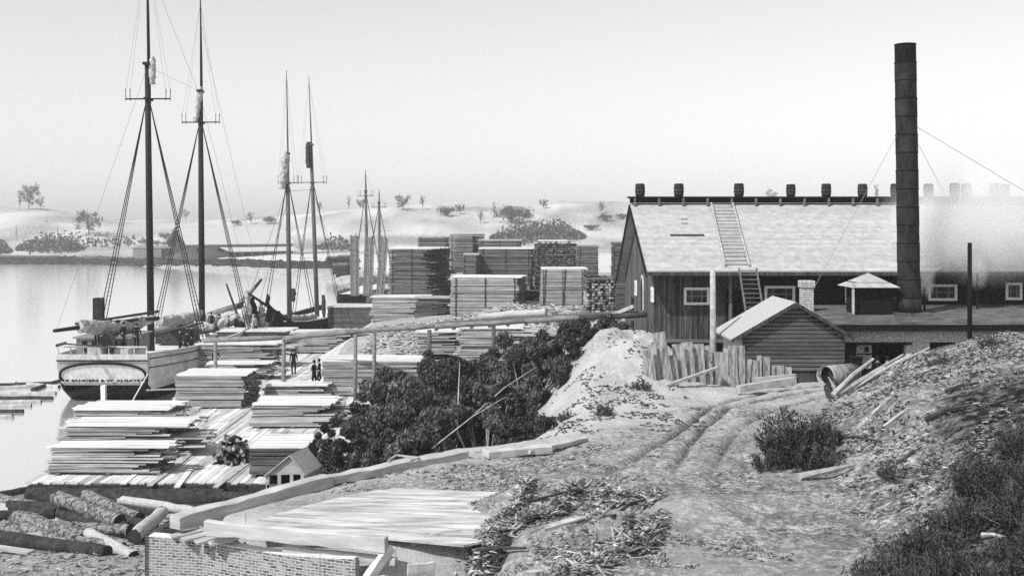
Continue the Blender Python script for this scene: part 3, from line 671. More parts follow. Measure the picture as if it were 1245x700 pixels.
def gwin(px, py0, py1, wpx, dark=False):
    x = WX0-.06; Y = x*F/(px-CX); hw = wpx; z0, z1 = wz(py1,Y), wz(py0,Y); q = MB()
    q.box((x,Y,(z0+z1)/2),(.04,hw,(z1-z0)/2)); o = q.build('gable_window', 'white', mill)
    q = MB(); q.box((x-.045,Y,(z0+z1)/2),(.006,hw*.45,(z1-z0)/2*.6)); q.build('pane', 'offwhite', o)
gwin(773,341,359,.4); gwin(793,349,367,.42)
# arched door on gable
Y = 64.9; x = WX0-.06; z0 = 7.2-.2; z1 = 9.1; hw = .62; poly = [(x,Y-hw,z0),(x,Y-hw,z1-.5)]+[(x,Y-hw*math.cos(t),z1-.5+.75*math.sin(t)) for t in np.linspace(.3,2.84,7)]+[(x,Y+hw,z1-.5),(x,Y+hw,z0)]
q = MB(); q.prism(poly, (-.08,0,0)); o = q.build('arched_doorway', 'offwhite', mill)
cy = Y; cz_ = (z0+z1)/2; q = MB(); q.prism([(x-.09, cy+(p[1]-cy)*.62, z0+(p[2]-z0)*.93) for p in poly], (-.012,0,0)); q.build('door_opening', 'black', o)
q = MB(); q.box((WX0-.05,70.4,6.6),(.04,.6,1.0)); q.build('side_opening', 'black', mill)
# ridge walk and barrels
q = MB(); q.box((27,RY-.28,RZ+.16),(19.6,.03,.15)); q.build('ridge_walk_shadow', 'black', mill)  # black strip added as the shadow below the ridge walk
q = MB(); q.box((27,RY-.1,RZ+.36),(19.7,.42,.05)); rw = q.build('ridge_walk', 'wallblack', mill)
for i in range(26):
    x = 7.7+i*1.52; q = MB(); q.box((x,RY-.42,RZ+.06),(.06,.1,.24)); q.build('bracket', 'lumber_dark', rw)
def barrel_mb(r, h_, ry=False):
    mb = MB(); n = 14
    pts = [(0,0,h_*t) for t in (0,.12,.3,.5,.7,.88,1)]; rad = [r*k for k in (.84,.91,.98,1,.98,.91,.84)]
    mb.tube(pts, rad, n); return mb
proto = thing('roof_barrel', (0,0,0), 'x', 'barrel', 'water barrels along the mill ridge')
barrel_mb(.31,.82).build('staves', 'barrel', proto, smooth=True, world=False)
for zz in (.12,.3,.55,.72):
    q = MB(); q.tube([(0,0,zz-.02),(0,0,zz+.02)], .31*(1.0 if .2 < zz < .6 else .955)+.012, 14); q.build('hoop', 'wallblack', proto, world=False)
bl = [(778,'leftmost barrel on the ridge above the gable end'),(825,'second barrel on the mill ridge from the left'),(898,'barrel on the ridge just right of the roof ladder top'),(961,'barrel on the ridge between ladder and smokestack, left of three'),(1004,'middle barrel of the three before the smokestack'),(1048,'barrel on the ridge nearest left of the smokestack'),(1088,'barrel half hidden behind the iron smokestack'),(1128,'first steam-veiled barrel right of the smokestack'),(1160,'left of a close pair of steam-veiled barrels'),(1174,'right of a close pair of steam-veiled barrels'),(1208,'left of the last steam-veiled barrels on the ridge'),(1221,'rightmost steam-veiled barrel on the ridge')]
for i, (px, lb) in enumerate(bl):
    loc = (wx(px,RY), RY-.1, RZ+.41)
    if i == 0: proto.location = loc; proto['label'] = lb
    else: copy_tree(proto, lb, loc, rz=U(0,3), sc=U(.95,1.06))
# ladders
def ladder(a, b, wd, n, label, m, rr=.05, side=Vector((1,0,0)), bend=None):
    a = Vector(a); b = Vector(b); e = thing('ladder', a, label, 'ladder', 'ladders on the mill')
    for s in (-1,1): q = MB(); q.bar(a+side*wd/2*s, b+side*wd/2*s, rr*1.4, rr*1.4); q.build('rail', m, e)
    for i in range(n): p = a.lerp(b, (i+.5)/n); q = MB(); q.bar(p-side*wd/2, p+side*wd/2, rr*1.2, rr*.8); q.build('rung', m, e)
    return e
# wide cleated roof ladder
ra = P(893,325,58.75); la = Vector((wx(897,59.2), 59.3, 10.12)); lb_ = Vector((wx(877,67.2), 67.0, 13.62+.12))
ladder(la, lb_, 1.35, 17, 'wide cleated ladder lying up the shingle roof to the ridge', 'lumber', rr=.07)
ladder(P(918,382,57.2), P(909,326,58.6), .95, 10, 'dark ladder leaning from the boiler roof to the mill eave', 'lumber_dark', rr=.06)
q = MB(); q.bar((wx(815,63),63,rz_front(63)+.14),(wx(856,63),63.0,rz_front(63)+.14),.1,.08); tag(q.build('roof_board', 'wall'), 'short dark board lying on the mill roof left of the ladder', 'board')
for k in range(2): q = MB(); yy = 64.5+k*.6; q.bar((wx(828,yy),yy,rz_front(yy)+.13),(wx(836,yy),yy,rz_front(yy)+.13),.06,.05); tag(q.build('roof_cleat', 'lumber_dark'), 'small cleat nailed on the roof above the dark board', 'cleat', 'cleats on the roof')
# lean-to door opening and props near ladder
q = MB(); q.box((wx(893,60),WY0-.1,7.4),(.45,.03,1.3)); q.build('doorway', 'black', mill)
q = MB(); q.bar((wx(888,59.9),59.9,5.2),(wx(888,59.9),59.9,9.7),.16); q.bar((wx(882,59.9),59.8,6.8),(wx(905,59.9),59.8,6.8),.1); q.bar((wx(893,59.9),59.7,9.75),(wx(925,59.9),59.2,9.75),.6,.08); q.build('porch_frame', 'lumber_dark', mill)
# pole in front of the mill
q = MB(); x = wx(866.5,52); q.tube([(x,52,4.6),(x+.02,52,7),(x,52,wz(328,52))], [.17,.155,.13], 10); tag(q.build('bare_pole', 'drift', smooth=True), 'thick bleached pole standing behind the slab fence before the mill', 'pole')
q = MB(); x = wx(1179,49); q.tube([(x,49,6.0),(x,49,wz(295,49))], [.12,.10], 8); tag(q.build('dark_post', 'wallblack', smooth=True), 'thin black post on top of the right mound before the steam', 'post')

# ---- boiler house
bh = thing('boiler_house', (25,56,5), 'low whitewashed brick boiler house with flat tarred roof under the smokestack', 'boiler house')
x0, x1 = wx(985,52), 40
slab('roof', [(x0,51.8,7.62),(x1,51.8,7.62),(x1,60.2,7.9),(x0,60.2,7.9)], .1, 'tar', bh)
q = MB(); q.box(((x0+x1)/2,51.77,7.42),((x1-x0)/2,.05,.14)); q.build('fascia', 'black', bh)
q = MB(); q.box(((x0+x1)/2,51.72,7.57),((x1-x0)/2,.04,.03)); q.box(((x0+x1)/2,52.0,7.22),((x1-x0)/2,.03,.03)); q.build('gutter', 'lumber_dark', bh)
Y = 52.6
def wrect(a, b_, y0, y1, m, nm, dy=0, th=.15): 
    q = MB(); q.box(((wx(a,Y)+wx(b_,Y))/2, Y+dy, (wz(y0,Y)+wz(y1,Y))/2), ((wx(b_,Y)-wx(a,Y))/2, th, (wz(y0,Y)-wz(y1,Y))/2)); return q.build(nm, m, bh)
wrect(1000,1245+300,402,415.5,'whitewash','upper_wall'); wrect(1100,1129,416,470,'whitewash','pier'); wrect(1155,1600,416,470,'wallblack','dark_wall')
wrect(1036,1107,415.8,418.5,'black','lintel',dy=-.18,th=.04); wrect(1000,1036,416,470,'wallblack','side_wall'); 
d_ = wrect(1043,1061.5,420,448,'whitewash','whitewashed_door',dy=.25,th=.04)
q = MB(); q.box((wx(1054.5,52.7),52.78,wz(425,52.7)),(.11,.02,.12)); q.build('hatch', 'black', d_)
q = MB(); q.box((wx(1052,52.7),52.78,wz(430.5,52.7)),(.37,.02,.03)); q.build('door_batten', 'black', d_)
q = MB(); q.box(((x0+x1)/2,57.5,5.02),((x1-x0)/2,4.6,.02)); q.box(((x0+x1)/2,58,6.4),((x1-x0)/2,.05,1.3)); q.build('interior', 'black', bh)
# cupola ventilator
vt = thing('roof_ventilator', (wx(1055,56),56,7.8), 'square dark roof ventilator with pale pyramid cap on the boiler roof', 'ventilator')
cx_ = wx(1055.5,56); q = MB(); q.box((cx_,56,8.55),(.88,.85,.85)); q.build('louvre_box', 'wallblack', vt)
q = MB(); zt = wz(348,56); r_ = 1.25; ap = (cx_,56,wz(334,56)+.1); n0 = len(q.v)
q.v += [(cx_-r_,56-r_,zt),(cx_+r_,56-r_,zt),(cx_+r_,56+r_,zt),(cx_-r_,56+r_,zt),ap]
for k in range(4): q.face((k,(k+1)%4,4))
q.face((3,2,1,0)); q.build('cap', 'roof', vt)
q = MB(); q.box((cx_-1.15,54.85,8.6),(.05,.05,.8)); q.build('corner_post', 'offwhite', vt)
q = MB(); q.box((wx(1088,56.5),56.5,8.15),(.35,.4,.35)); tag(q.build('roof_box', 'tar'), 'small tarred box on the boiler roof left of the smokestack', 'box')
# brick chimney
q = MB(); cc = wx(980.5,57); h0, h1 = 7.7, wz(341,57)
uvv = []
ch = thing('brick_chimney', (cc,57,7.8), 'short pale brick chimney rising behind the shed roof', 'chimney')
for (zz0, zz1, r_) in ((h0,h1-.35,.3),(h1-.35,h1,.36)):
    q.box((cc,57,(zz0+zz1)/2),(r_,r_,(zz1-zz0)/2))
    for k in range(8): v_ = q.v[-8+k]; uvv.append((v_[0]+v_[1], v_[2]))
q.uv = uvv; q.build('flue_brickwork', 'whitewash', ch)
q = MB()
for k in range(14): zz = h0+.12*k; q.box((cc,57,zz),(.302 if zz < h1-.35 else .362,.302 if zz < h1-.35 else .362,.012))
q.build('mortar_joints', 'wall', ch)
# iron smokestack
st = thing('iron_smokestack', (20.7,55.5,7.7), 'tall riveted black iron smokestack rising from the boiler roof', 'smokestack')
Yc = 55.5; xb_, xt_ = wx(1105.5,Yc), wx(1100.5,Yc); zb_, zt_ = 7.7, wz(54,Yc); q = MB(); ns = 15
mb = MB()
for k in range(ns):
    t0, t1 = k/ns, (k+1)/ns; r_ = np.interp(t0,[0,.1,1],[.62,.56,.53])+(.012 if k%2 else 0)
    q = MB(); q.tube([(xb_+(xt_-xb_)*t0,Yc,zb_+(zt_-zb_)*t0),(xb_+(xt_-xb_)*t1,Yc,zb_+(zt_-zb_)*t1-.004)], r_, 28, caps=(k == 0)); q.build('shell_ring', 'iron' if k != ns-1 else 'black', st, smooth=True)
    q = MB(); q.tube([(xb_+(xt_-xb_)*t1,Yc,zb_+(zt_-zb_)*t1-.05),(xb_+(xt_-xb_)*t1,Yc,zb_+(zt_-zb_)*t1)], r_+.018, 28, caps=False); q.build('seam_band', 'black', st, smooth=True)
q = MB(); q.box((xb_,Yc,7.78),(.95,.85,.06)); q.build('base_plate', 'tar', st)
for tx, ty, tz in ((36,57,9.0),(27,64,12.2),(14.5,54,7.8)):
    q = MB(); q.tube([(xt_,Yc,zb_+(zt_-zb_)*.72),(tx,ty,tz)], .012, 4); q.build('guy_wire', 'grey', st)
q = MB(); q.tube([(wx(1124,57),57,7.7),(wx(1124,57),57,wz(349,57))], .07, 8); tag(q.build('steam_pipe', 'wallblack'), 'short black exhaust pipe jetting steam beside the smokestack', 'pipe')
q = MB(); q.tube([(wx(1188,58),58,7.7),(wx(1188,58),58,wz(332,58))], .06, 8); tag(q.build('steam_pipe', 'wallblack'), 'thin exhaust pipe jetting steam right of the black post', 'pipe')

# ---- shed
sh = thing('gabled_shed', (13,50.5,4.9), 'small lapped-board shed with pale left roof slope before the mill', 'shed')
YF = 50.0; XR = 13.2; YB = 54.2; ZR = 8.78
eL, eR = Vector((10.2,0,7.05)), Vector((15.95,0,7.15))
slab('left_roof_slope', [(eL.x,YF-.3,eL.z),(XR,YF-.3,ZR),(XR,YB,ZR),(eL.x,YB,eL.z)], .08, 'roofpale', sh)
slab('right_roof_slope', [(XR+.003,YF-.3,ZR),(eR.x,YF-.3,eR.z),(eR.x,YB,eR.z),(XR+.003,YB,ZR)], .08, 'tar', sh)
q = MB(); q.bar((eL.x,YF-.33,eL.z-.09),(XR,YF-.33,ZR-.09),.05,.16); q.bar((eR.x,YF-.33,eR.z-.09),(XR,YF-.33,ZR-.09),.05,.16); q.build('rake_boards', 'wall', sh)
q = MB(); z = 4.8
while z < ZR-.2:
    f_ = lambda zz, e_: XR+(e_.x-XR)*(ZR-zz-.12)/(ZR-e_.z)
    a_ = max(10.75, f_(z+.15, eL)) if z > 6.6 else 10.75; b_ = min(15.55, f_(z+.15, eR)) if z > 6.6 else 15.55
    if b_ > a_+.1: q.v_ = 0; q.box(((a_+b_)/2,YF,z+.07),((b_-a_)/2,.02,.066),ax=((1,0,0),(0,1,.22),(0,-.3,1)))
    z += .190
q.build('front_siding', 'siding', sh, kind='stuff')
q = MB(); q.box((10.75,(YF+YB)/2,5.85),(.03,(YB-YF)/2,1.2)); q.build('sunlit_left_wall', 'offwhite', sh)  # paler than the front siding, sunlight put into this wall's colour
q = MB(); q.box((15.55,(YF+YB)/2,5.85),(.03,(YB-YF)/2,1.2)); q.prism([(10.8,YF+.1,4.8),(15.5,YF+.1,4.8),(15.5,YF+.1,7.1),(XR,YF+.1,ZR-.2),(10.8,YF+.1,7.1)],(0,.05,0)); q.build('inner_frame', 'wallblack', sh)
q = MB(); q.box((13.6,49.75,5.65),(.95,.05,.05)); q.box((12.7,49.75,5.3),(.05,.05,.4)); q.box((14.5,49.75,5.4),(.04,.05,.45)); q.build('low_hatch_frame', 'lumber_dark', sh)
q = MB(); q.box((13.6,49.82,5.3),(.9,.03,.33)); q.build('hatch', 'wall', sh)
# drum and dark tank
dm = thing('rusty_boiler_drum', (15.0,47.6,5.3), 'open-ended iron drum lying on its side at the foot of the mound', 'drum')
q = MB(); A = P(1003,457,47); B = P(1037,453,48.4); q.tube([A,B], .44, 20, caps=False); dr = q.build('shell', 'slabwood', dm, smooth=True); so = dr.modifiers.new('th','SOLIDIFY'); so.thickness = .012
q = MB(); q.tube([A+(B-A)*.15,A+(B-A)*.17], .42, 20); q.build('dark_inside', 'black', dm)
for t in (.35,.62,.9): q = MB(); p = A.lerp(B,t); d = (B-A).normalized(); q.tube([p-d*.02,p+d*.02], .455, 20, caps=False); q.build('hoop', 'driftdark', dm)
q = MB(); q.box((wx(1040,48.6),48.6,5.6),(.22,.3,.75)); q.box((wx(1040,48.6),48.55,6.37),(.25,.33,.03)); tag(q.build('dark_bin', 'wallblack'), 'narrow dark wooden bin standing behind the lying drum', 'bin')

# ---- slab fence
fe = thing('slab_fence', (9,48,5), 'makeshift fence of upright leaning slabs in front of the mill', 'fence')
SL = [(793,478,787,425,12),(800,476,792,418,9),(812,466,801,404,13),(820,470,815,432,12),(830,468,824,418,13),(840,466,835,416,12),(851,466,848,418,13),(862,466,857,420,9),(872,466,870,428,8),(881,470,879,428,9),(893,472,890,420,9),(901,472,901,420,8),(905,472,909,436,9),(915,470,915,438,12),(923,468,923,432,5),(929,468,930,434,11),(938,466,938,444,8),(948,464,948,444,9),(958,464,957,446,9)]
for i, (xb1, yb1, xt1, yt1, w_) in enumerate(SL):
    Y = 46.6+min(i,8)*.25 if i < 9 else 48.4+(i-9)*.1; a = P(xb1,yb1,Y); b_ = P(xt1,yt1,Y+.15); a.z = min(a.z, hz(a.x,a.y))-.1; q = MB()
    q.bar(a, b_, w_/F*Y*.95, .06, up=(0,1,0)) if False else q.box((a+b_)/2, (w_/F*Y*.56,.03,(b_-a).length/2), ax=(tuple(Vector((1,0,-(b_-a).x/(b_-a).z))*1.0),(0,1,0),tuple((b_-a).normalized())))
    q.build('slab', 'slabwood', fe)
q = MB(); q.bar(P(797,473,45.9), P(872,447,48.0), .2, .1); q.build('diagonal_rail', 'drift', fe)
q = MB(); q.bar(P(862,440,48.9), P(905,441,49.1), .12, .08); q.build('rear_rail', 'drift', fe)
tt_ = P(898,474,46.8); q = MB(); q.bar(P(897,473,46.6), P(966,462,47.6), .3, .3); tag(q.build('bleached_beam', 'drift'), 'bleached beam lying along the road edge below the slabs', 'beam')
q = MB(); q.bar(P(915,462,48.3), P(967,457,48.4), .2, .2); tag(q.build('bleached_beam', 'drift'), 'shorter bleached beam behind the roadside beam', 'beam')
q = MB(); q.bar(P(784,478,45.8), P(776,498,43.6), .12, .08); tag(q.build('stick', 'drift'), 'thin stick leaning at the left foot of the slab fence', 'stick')
# beam from trestle to gable
q = MB(); q.bar(P(742,384,62.5), P(771,372,61.6), .3, .2); tag(q.build('pale_plank', 'drift'), 'pale plank sloping against the mill gable end', 'plank')

# ---- gabled shelter near kerb
ks = thing('gabled_shelter', (-8,40,1.5), 'tiny gabled shelter with three dark openings beside the big bush', 'shelter')
Yk = 39.2
a_, b_ = P(324,578,Yk), P(368,577,Yk); rdg = P(352,556,Yk); dep = 1.5
rv = Vector((P(390,566,Yk+dep).x-b_.x, dep, 0))
rv = Vector((.35,dep,0))
q = MB(); q.prism([rdg+Vector((0,0,.04)), b_+Vector((.1,0,-.06)), b_+rv+Vector((.1,0,-.06)), rdg+rv+Vector((0,0,.04))], (0,0,.06)); q.build('right_roof', 'roofpale', ks)
q = MB(); q.prism([rdg+Vector((0,0,.045)), a_+Vector((-.1,0,-.06)), a_+rv+Vector((-.1,0,-.06)), rdg+rv+Vector((0,0,.045))], (0,0,.06)); q.build('left_roof', 'lumber', ks)
q = MB(); q.prism([a_+Vector((0,.1,0)), b_+Vector((0,.1,0)), rdg+Vector((0,.1,-.02))], (0,.05,0)); q.build('gable_board', 'lumber', ks)
for t in (0.02,.34,.68,.98):
    p = a_.lerp(b_, t); q = MB(); q.bar(Vector((p.x,p.y+.12,1.2)), Vector((p.x,p.y+.12,p.z)), .12); q.build('post', 'lumber', ks)
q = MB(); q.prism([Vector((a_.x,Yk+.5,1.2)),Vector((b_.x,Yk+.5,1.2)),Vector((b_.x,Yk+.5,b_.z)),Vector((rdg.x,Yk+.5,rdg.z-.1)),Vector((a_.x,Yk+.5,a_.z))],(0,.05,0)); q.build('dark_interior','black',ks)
q = MB(); q.prism([Vector((b_.x,Yk+.1,1.2)),Vector((b_.x+rv.x,Yk+dep,1.2)),Vector((b_.x+rv.x,Yk+dep,b_.z)),Vector((b_.x,Yk+.1,b_.z))],(-.04,0,0)); q.build('side_wall','lumber',ks)
q = MB(); q.box(((a_.x+b_.x)/2,Yk+.1,wz(596,Yk)),((b_.x-a_.x)/2,.04,.2)); q.build('sill_board','lumber_dark',ks)
# ------------------------------------------------------------ schooners
def hull(parent, cx, y0, L, bst, bmax, zst, zmid, zbow, ang=0, mu='white', ml='black', counter=1.15, zdeck=.55):
    ca, sa = math.cos(ang), math.sin(ang)
    def W(x, y, z): return (cx+x*ca-y*sa, y0+x*sa+y*ca, z)
    T = [0,.015,.04,.08,.16,.3,.5,.7,.85,.94,1.0]; secs = []
    for t in T:
        b = np.interp(t, [0,.1,.3,.6,.8,.92,1], [bst,bst+(bmax-bst)*.55,bmax,bmax,bmax*.8,bmax*.42,.12]); zs = np.interp(t, [0,.25,.55,.8,1], [zst,zmid+.12,zmid,zmid+.35,zbow])
        kb = np.interp(t, [0,.015,.05,.2,1], [counter,.4,-.8,-1.2,-1.2]); bw = b*np.interp(t, [0,.03,.25,.8,1], [.84,.84,.95,.85,.4])
        secs.append([(b,zs),(b*1.0,zs-.28),(b*1.01,zs-.3),(b,zs-(zs-max(kb,.9))*.6),(b*.985,max(kb,.75)+.02),(bw,min(max(kb,-.2)+.02,.7)),(.08,kb)])
    n = len(secs[0])
    for lo, hi, nm, m_ in ((0,5,'hull_planking',mu),(5,n,'shaded_underbody',ml)):  # lower hull black: shade and dark reflection put into its colour
        q = MB()
        for s in (1,-1):
            base = len(q.v)
            for t, sec in zip(T, secs):
                for x, z in sec[max(lo-1,0):hi]: q.v.append(W(x*s, t*L, z))
            k = hi-max(lo-1,0)
            for i in range(len(T)-1):
                for j in range(k-1): q.face((base+i*k+j, base+(i+1)*k+j, base+(i+1)*k+j+1, base+i*k+j+1))
        q.build(nm, m_, parent, smooth=True)
    q = MB(); 
    for s in (1,-1):
        for i in range(len(T)-1):
            a, b_ = secs[i][0], secs[i+1][0]; q.bar(W(a[0]*s,T[i]*L,a[1]+.03), W(b_[0]*s,T[i+1]*L,b_[1]+.03), .22, .09)
    q.build('rail_cap', 'offwhite', parent)
    q = MB()
    for s in (1,-1):
        for i in range(len(T)-1):
            for dz in (.32,.95): a, b_ = secs[i][0], secs[i+1][0]; q.bar(W(a[0]*s*1.015,T[i]*L,a[1]-dz), W(b_[0]*s*1.015,T[i+1]*L,b_[1]-dz), .05, .06)
    q.build('rub_rail', 'driftdark', parent)
    q = MB(); base = 0
    for t, sec in zip(T, secs): q.v += [W(-sec[0][0]*.97, t*L, sec[0][1]-zdeck), W(sec[0][0]*.97, t*L, sec[0][1]-zdeck)]
    for i in range(len(T)-1): q.face((2*i,2*i+1,2*i+3,2*i+2))
    q.build('deck', 'lumber_top', parent)
    return W, secs, T
def mast(parent, base, ztop_lower, zct, ztruck, rake, r, mm='mast', sw=1.75, tr=.14, span=3.3, yard=True, zrail=3.0, sh=3, fore_aft=1.6, ratl=True, lean=0):
    x, y, z = base; at = lambda zz, o=0: Vector((x+(zz-z)*lean, y-(zz-z)*rake+o, zz))
    q = MB(); q.tube([at(z),at((z+zct)/2),at(ztop_lower)], [r,r*.93,r*.7], 12); q.build('lower_mast', mm, parent, smooth=True)
    q = MB(); q.tube([at(zct-.4,.35),at((zct+ztruck)/2,.3),at(ztruck,.2)], [tr,tr*.85,tr*.35], 8); q.build('topmast', mm, parent, smooth=True)
    q = MB(); c_ = at(zct); q.bar(c_+Vector((-sw,0,0)), c_+Vector((sw,.1,.03)), .13,.1); q.box(at(zct,.15),(.16,.7,.09)); qc = MB(); qc.box(at(ztop_lower),(.24,.45,.1)); qc.build('mast_cap', mm, parent)
    ct = q.build('crosstrees', mm, parent)
    for s in (-1,1):
        for d in (.0,.35):
            q = MB(); p = c_+Vector((s*(sw-d),.05,-.15)); q.tube([p, p+Vector((s*.02,0,.95))], .028, 4); q.build('spreader_horn', 'rope', ct)
            q = MB(); q.tube([c_+Vector((s*(sw-d),.05,.5)), at(ztruck-.5,.2)], .012, 3); q.build('topmast_shroud', 'grey', parent)
        foots = []
        for k in range(sh):
            f_ = Vector((x+s*span, y-.9+k*fore_aft/ max(1,sh-1)*1.1, zrail)); foots.append(f_)
            q = MB(); q.tube([at(zct-.25)+Vector((s*.15,0,0)), f_], .038, 4); q.build('shroud', 'rope', parent)
        if ratl:
            q = MB(); tp = at(zct-.25)+Vector((s*.15,0,0))
            for j in range(1, 26):
                t = j*.018; q.tube([foots[0].lerp(tp,t), foots[-1].lerp(tp,t)], .014, 3)
            q.build('ratlines', 'rope', parent, kind='stuff')
    return at
def crumple(q, pts, rad, seed, n=26, sub=4, amp=.34):
    P2 = []; R2 = []
    for i in range(len(pts)-1):
        for k in range(sub): t = k/sub; P2.append(pts[i].lerp(pts[i+1], t)); R2.append(rad[i]*(1-t)+rad[i+1]*t)
    P2.append(pts[-1]); R2.append(rad[-1]); b0 = len(q.v); q.tube(P2, R2, n)
    T_ = np.arange(len(P2)); A_ = np.arange(n)
    for i in T_:
        c = P2[i]
        for k in A_:
            v = Vector(q.v[b0+i*n+k]); f = 1+amp*2*float(fbm(np.array(k*.9+seed*7.0), np.array(i*.35+seed), 3, seed))-amp*.5*abs(math.sin(k*1.3+i*.25+seed)); q.v[b0+i*n+k] = tuple(c+(v-c)*f)
def lumpy(name, a, b, r, parent, m='canvas', sag=.2, n=14, seed=0):
    random.seed(seed+11); a = Vector(a); b = Vector(b); q = MB(); pts = []; rad = []; seed = int(seed)
    for i in range(n+1):
        t = i/n; pts.append(a.lerp(b,t)+Vector((0,0,-sag*math.sin(math.pi*t)+U(-.06,.06)))); rad.append(r*(.35+.65*math.sin(math.pi*min(1,.12+t*.86))**.5)*U(.82,1.15))
    crumple(q, pts, rad, seed); return q.build(name, m, parent, smooth=True)
s1 = thing('lumber_schooner', (-28.6,75,0), 'white-sided schooner moored stern-on with broad oval stern, nearest of the vessels', 'schooner', None)
W1, sec1, T1 = hull(s1, -28.6, 75, 40, 3.12, 4.35, 3.35, 2.75, 4.2, mu='hullwhite', counter=1.2)
# transom
q = MB(); pol = [(-3.12,3.35),(-3.2,2.5),(-3.05,1.8),(-2.6,1.32),(-1.8,1.2),(1.8,1.2),(2.6,1.3),(3.05,1.75),(3.2,2.5),(3.12,3.35)]
def TR(x, z, o=0): return (-28.6+x, 74.86-o-(z-1.2)*.12, z)
q.prism([TR(x,z) for x, z in pol], (0,.3,0)); tr_ = q.build('transom', 'transom', s1)
q = MB(); q.prism([TR(x,z,.02) for x, z in [(-3.16,3.38),(-3.2,2.98),(3.2,2.98),(3.16,3.38)]], (0,-.05,0)); q.build('top_strake', 'offwhite', tr_)
q = MB(); q.tube([TR(-3.18,2.93,.08),TR(3.18,2.93,.08)], .05, 6); q.build('dark_moulding', 'black', tr_)
arc = [TR(3.0*math.cos(t)*1.0, 1.72+1.02*max(0,math.sin(t))**.62, .09) for t in np.linspace(-.0, math.pi, 27)]
arc = [TR(2.72,1.5,.09)]+arc+[TR(-2.72,1.5,.09)]
q = MB(); q.tube([Vector(p) for p in arc], .085, 8); q.build('oval_moulding', 'black', tr_, smooth=True)
q = MB(); q.prism([Vector(p)+Vector((0,.04,0)) for p in arc], (0,.02,0)); q.build('oval_panel', 'offwhite', tr_)
q = MB(); q.prism([TR(x,z,.05) for x, z in [(-2.9,1.36),(2.9,1.36),(2.95,1.72),(-2.95,1.72)]], (0,-.02,0)); q.build('name_board', 'offwhite', tr_)
q = MB(); q.prism([TR(x,z,.03) for x, z in [(-2.7,1.2),(2.7,1.2),(2.85,1.34),(-2.85,1.34)]], (0,-.05,0)); q.build('lower_strake', 'grey', tr_)
cu = bpy.data.curves.new('n', 'FONT'); cu.body = 'R SANDERS & W. ALGATE'; cu.size = .44; cu.align_x = 'CENTER'; cu.extrude = .01; cu.offset = .012
to = bpy.data.objects.new('n', cu); COL.objects.link(to); dg = bpy.context.evaluated_depsgraph_get()
me = bpy.data.meshes.new_from_object(to.evaluated_get(dg)); bpy.data.objects.remove(to)
xsv = [v.co.x for v in me.vertices]; sc_ = 5.3/(max(xsv)-min(xsv))
nm = bpy.data.objects.new('name_lettering', me); COL.objects.link(nm); me.materials.clear(); me.materials.append(M['black'])
nm.parent = tr_; p = Vector(TR(0,1.44,.09)); nm.location = p-s1.location; nm.rotation_euler = (R(90)+.12,0,0); nm.scale = (sc_*.98,.52,1)
q = MB(); q.bar((-28.5,74.75,-.9),(-28.5,74.6,1.2),.3,.35); q.build('rudder_post', 'white', s1)
# stern rail and boat davit
q = MB()
for x in np.linspace(-3.1,3.1,8): q.bar((-28.6+x,74.7,3.35),(-28.6+x,74.65,3.85),.07)
q.bar((-31.8,74.65,3.88),(-25.5,74.65,3.88),.14,.1); q.build('stern_rail', 'offwhite', s1)
q = MB(); q.bar((-31.4,74.4,4.15),(-27.6,74.5,3.85),.1,.1); q.bar((-31.7,74.3,4.0),(-31.0,74.4,4.2),.08,.2); q.build('stern_davit', 'driftdark', s1)
q = MB(); q.box((-29.6,79.5,3.55),(1.9,2.2,.65)); cb = q.build('stern_cabin', 'grey', s1)
q = MB(); q.box((-29.6,79.5,4.25),(2.1,2.4,.06)); q.build('cabin_roof', 'grey', cb)
for i, xx in enumerate((-30.9,-30.2,-29.3,-28.7,-28.1)): q = MB(); q.box((xx,77.27,3.6),(.16,.03,.4)); q.build('cabin_window', 'black', cb)
q = MB(); q.box((wx(120,79),79,(wz(362,79)+4.2)/2),(.33,.3,(wz(362,79)-4.2)/2)); q.build('galley_smoke_pipe', 'iron', s1)
q = MB(); q.tube([(wx(133,76.5),76.5,3.3),(wx(133,76.5),76.5,3.6)], .12, 8); q.tube([(-28.9,76.4,4.1),(-28.9,76.5,4.1)], .55, 16); q.build('steering_wheel', 'driftdark', s1)
at1 = mast(s1, (-28.85,85.5,2.2), wz(80,86)-.2, wz(125,86.5), 34.5, .075, .29, zrail=2.95, span=4.25, lean=.012)
at2 = mast(s1, (-28.4,98,2.2), wz(110,98)-.2, wz(150,98), 33.0, .045, .29, zrail=2.95, span=4.25, sw=1.7, lean=.006)
lumpy('furled_topsail', at1(23.3,.0)+Vector((.4,-.1,.1)), at1(25.6,.0)+Vector((.45,-.1,0)), .27, s1, sag=0, n=8, seed=1)
lumpy('furled_topsail', at2(21.8,.0)+Vector((-.4,-.1,0)), at2(25.0,.0)+Vector((.1,-.1,0)), .34, s1, sag=0, n=8, seed=2)
bA, bB = P(66,402,71.5), P(192,387,85)
q = MB(); q.tube([bA, bA.lerp(bB,.5)+Vector((0,0,.05)), bB], [.12,.2,.17], 10); q.build('main_boom', 'mast', s1, smooth=True)
q = MB(); q.tube([P(92,398,74)+Vector((0,0,.25)), bB+Vector((0,0,.55))], [.08,.11], 8); q.build('main_gaff', 'driftdark', s1, smooth=True)
lumpy('furled_mainsail', bA.lerp(bB,.2)+Vector((0,0,.15)), bB+Vector((-.3,-.3,-.0)), .56, s1, sag=.35, n=20, seed=3)
fA, fB = P(194,394,87.5), P(246,384,97.2)
q = MB(); q.tube([fA, fB], .17, 8); q.build('fore_boom', 'mast', s1, smooth=True)
lumpy('furled_foresail', fA+Vector((0,0,.2)), fB+Vector((-.2,0,.2)), .6, s1, sag=.2, n=16, seed=4)
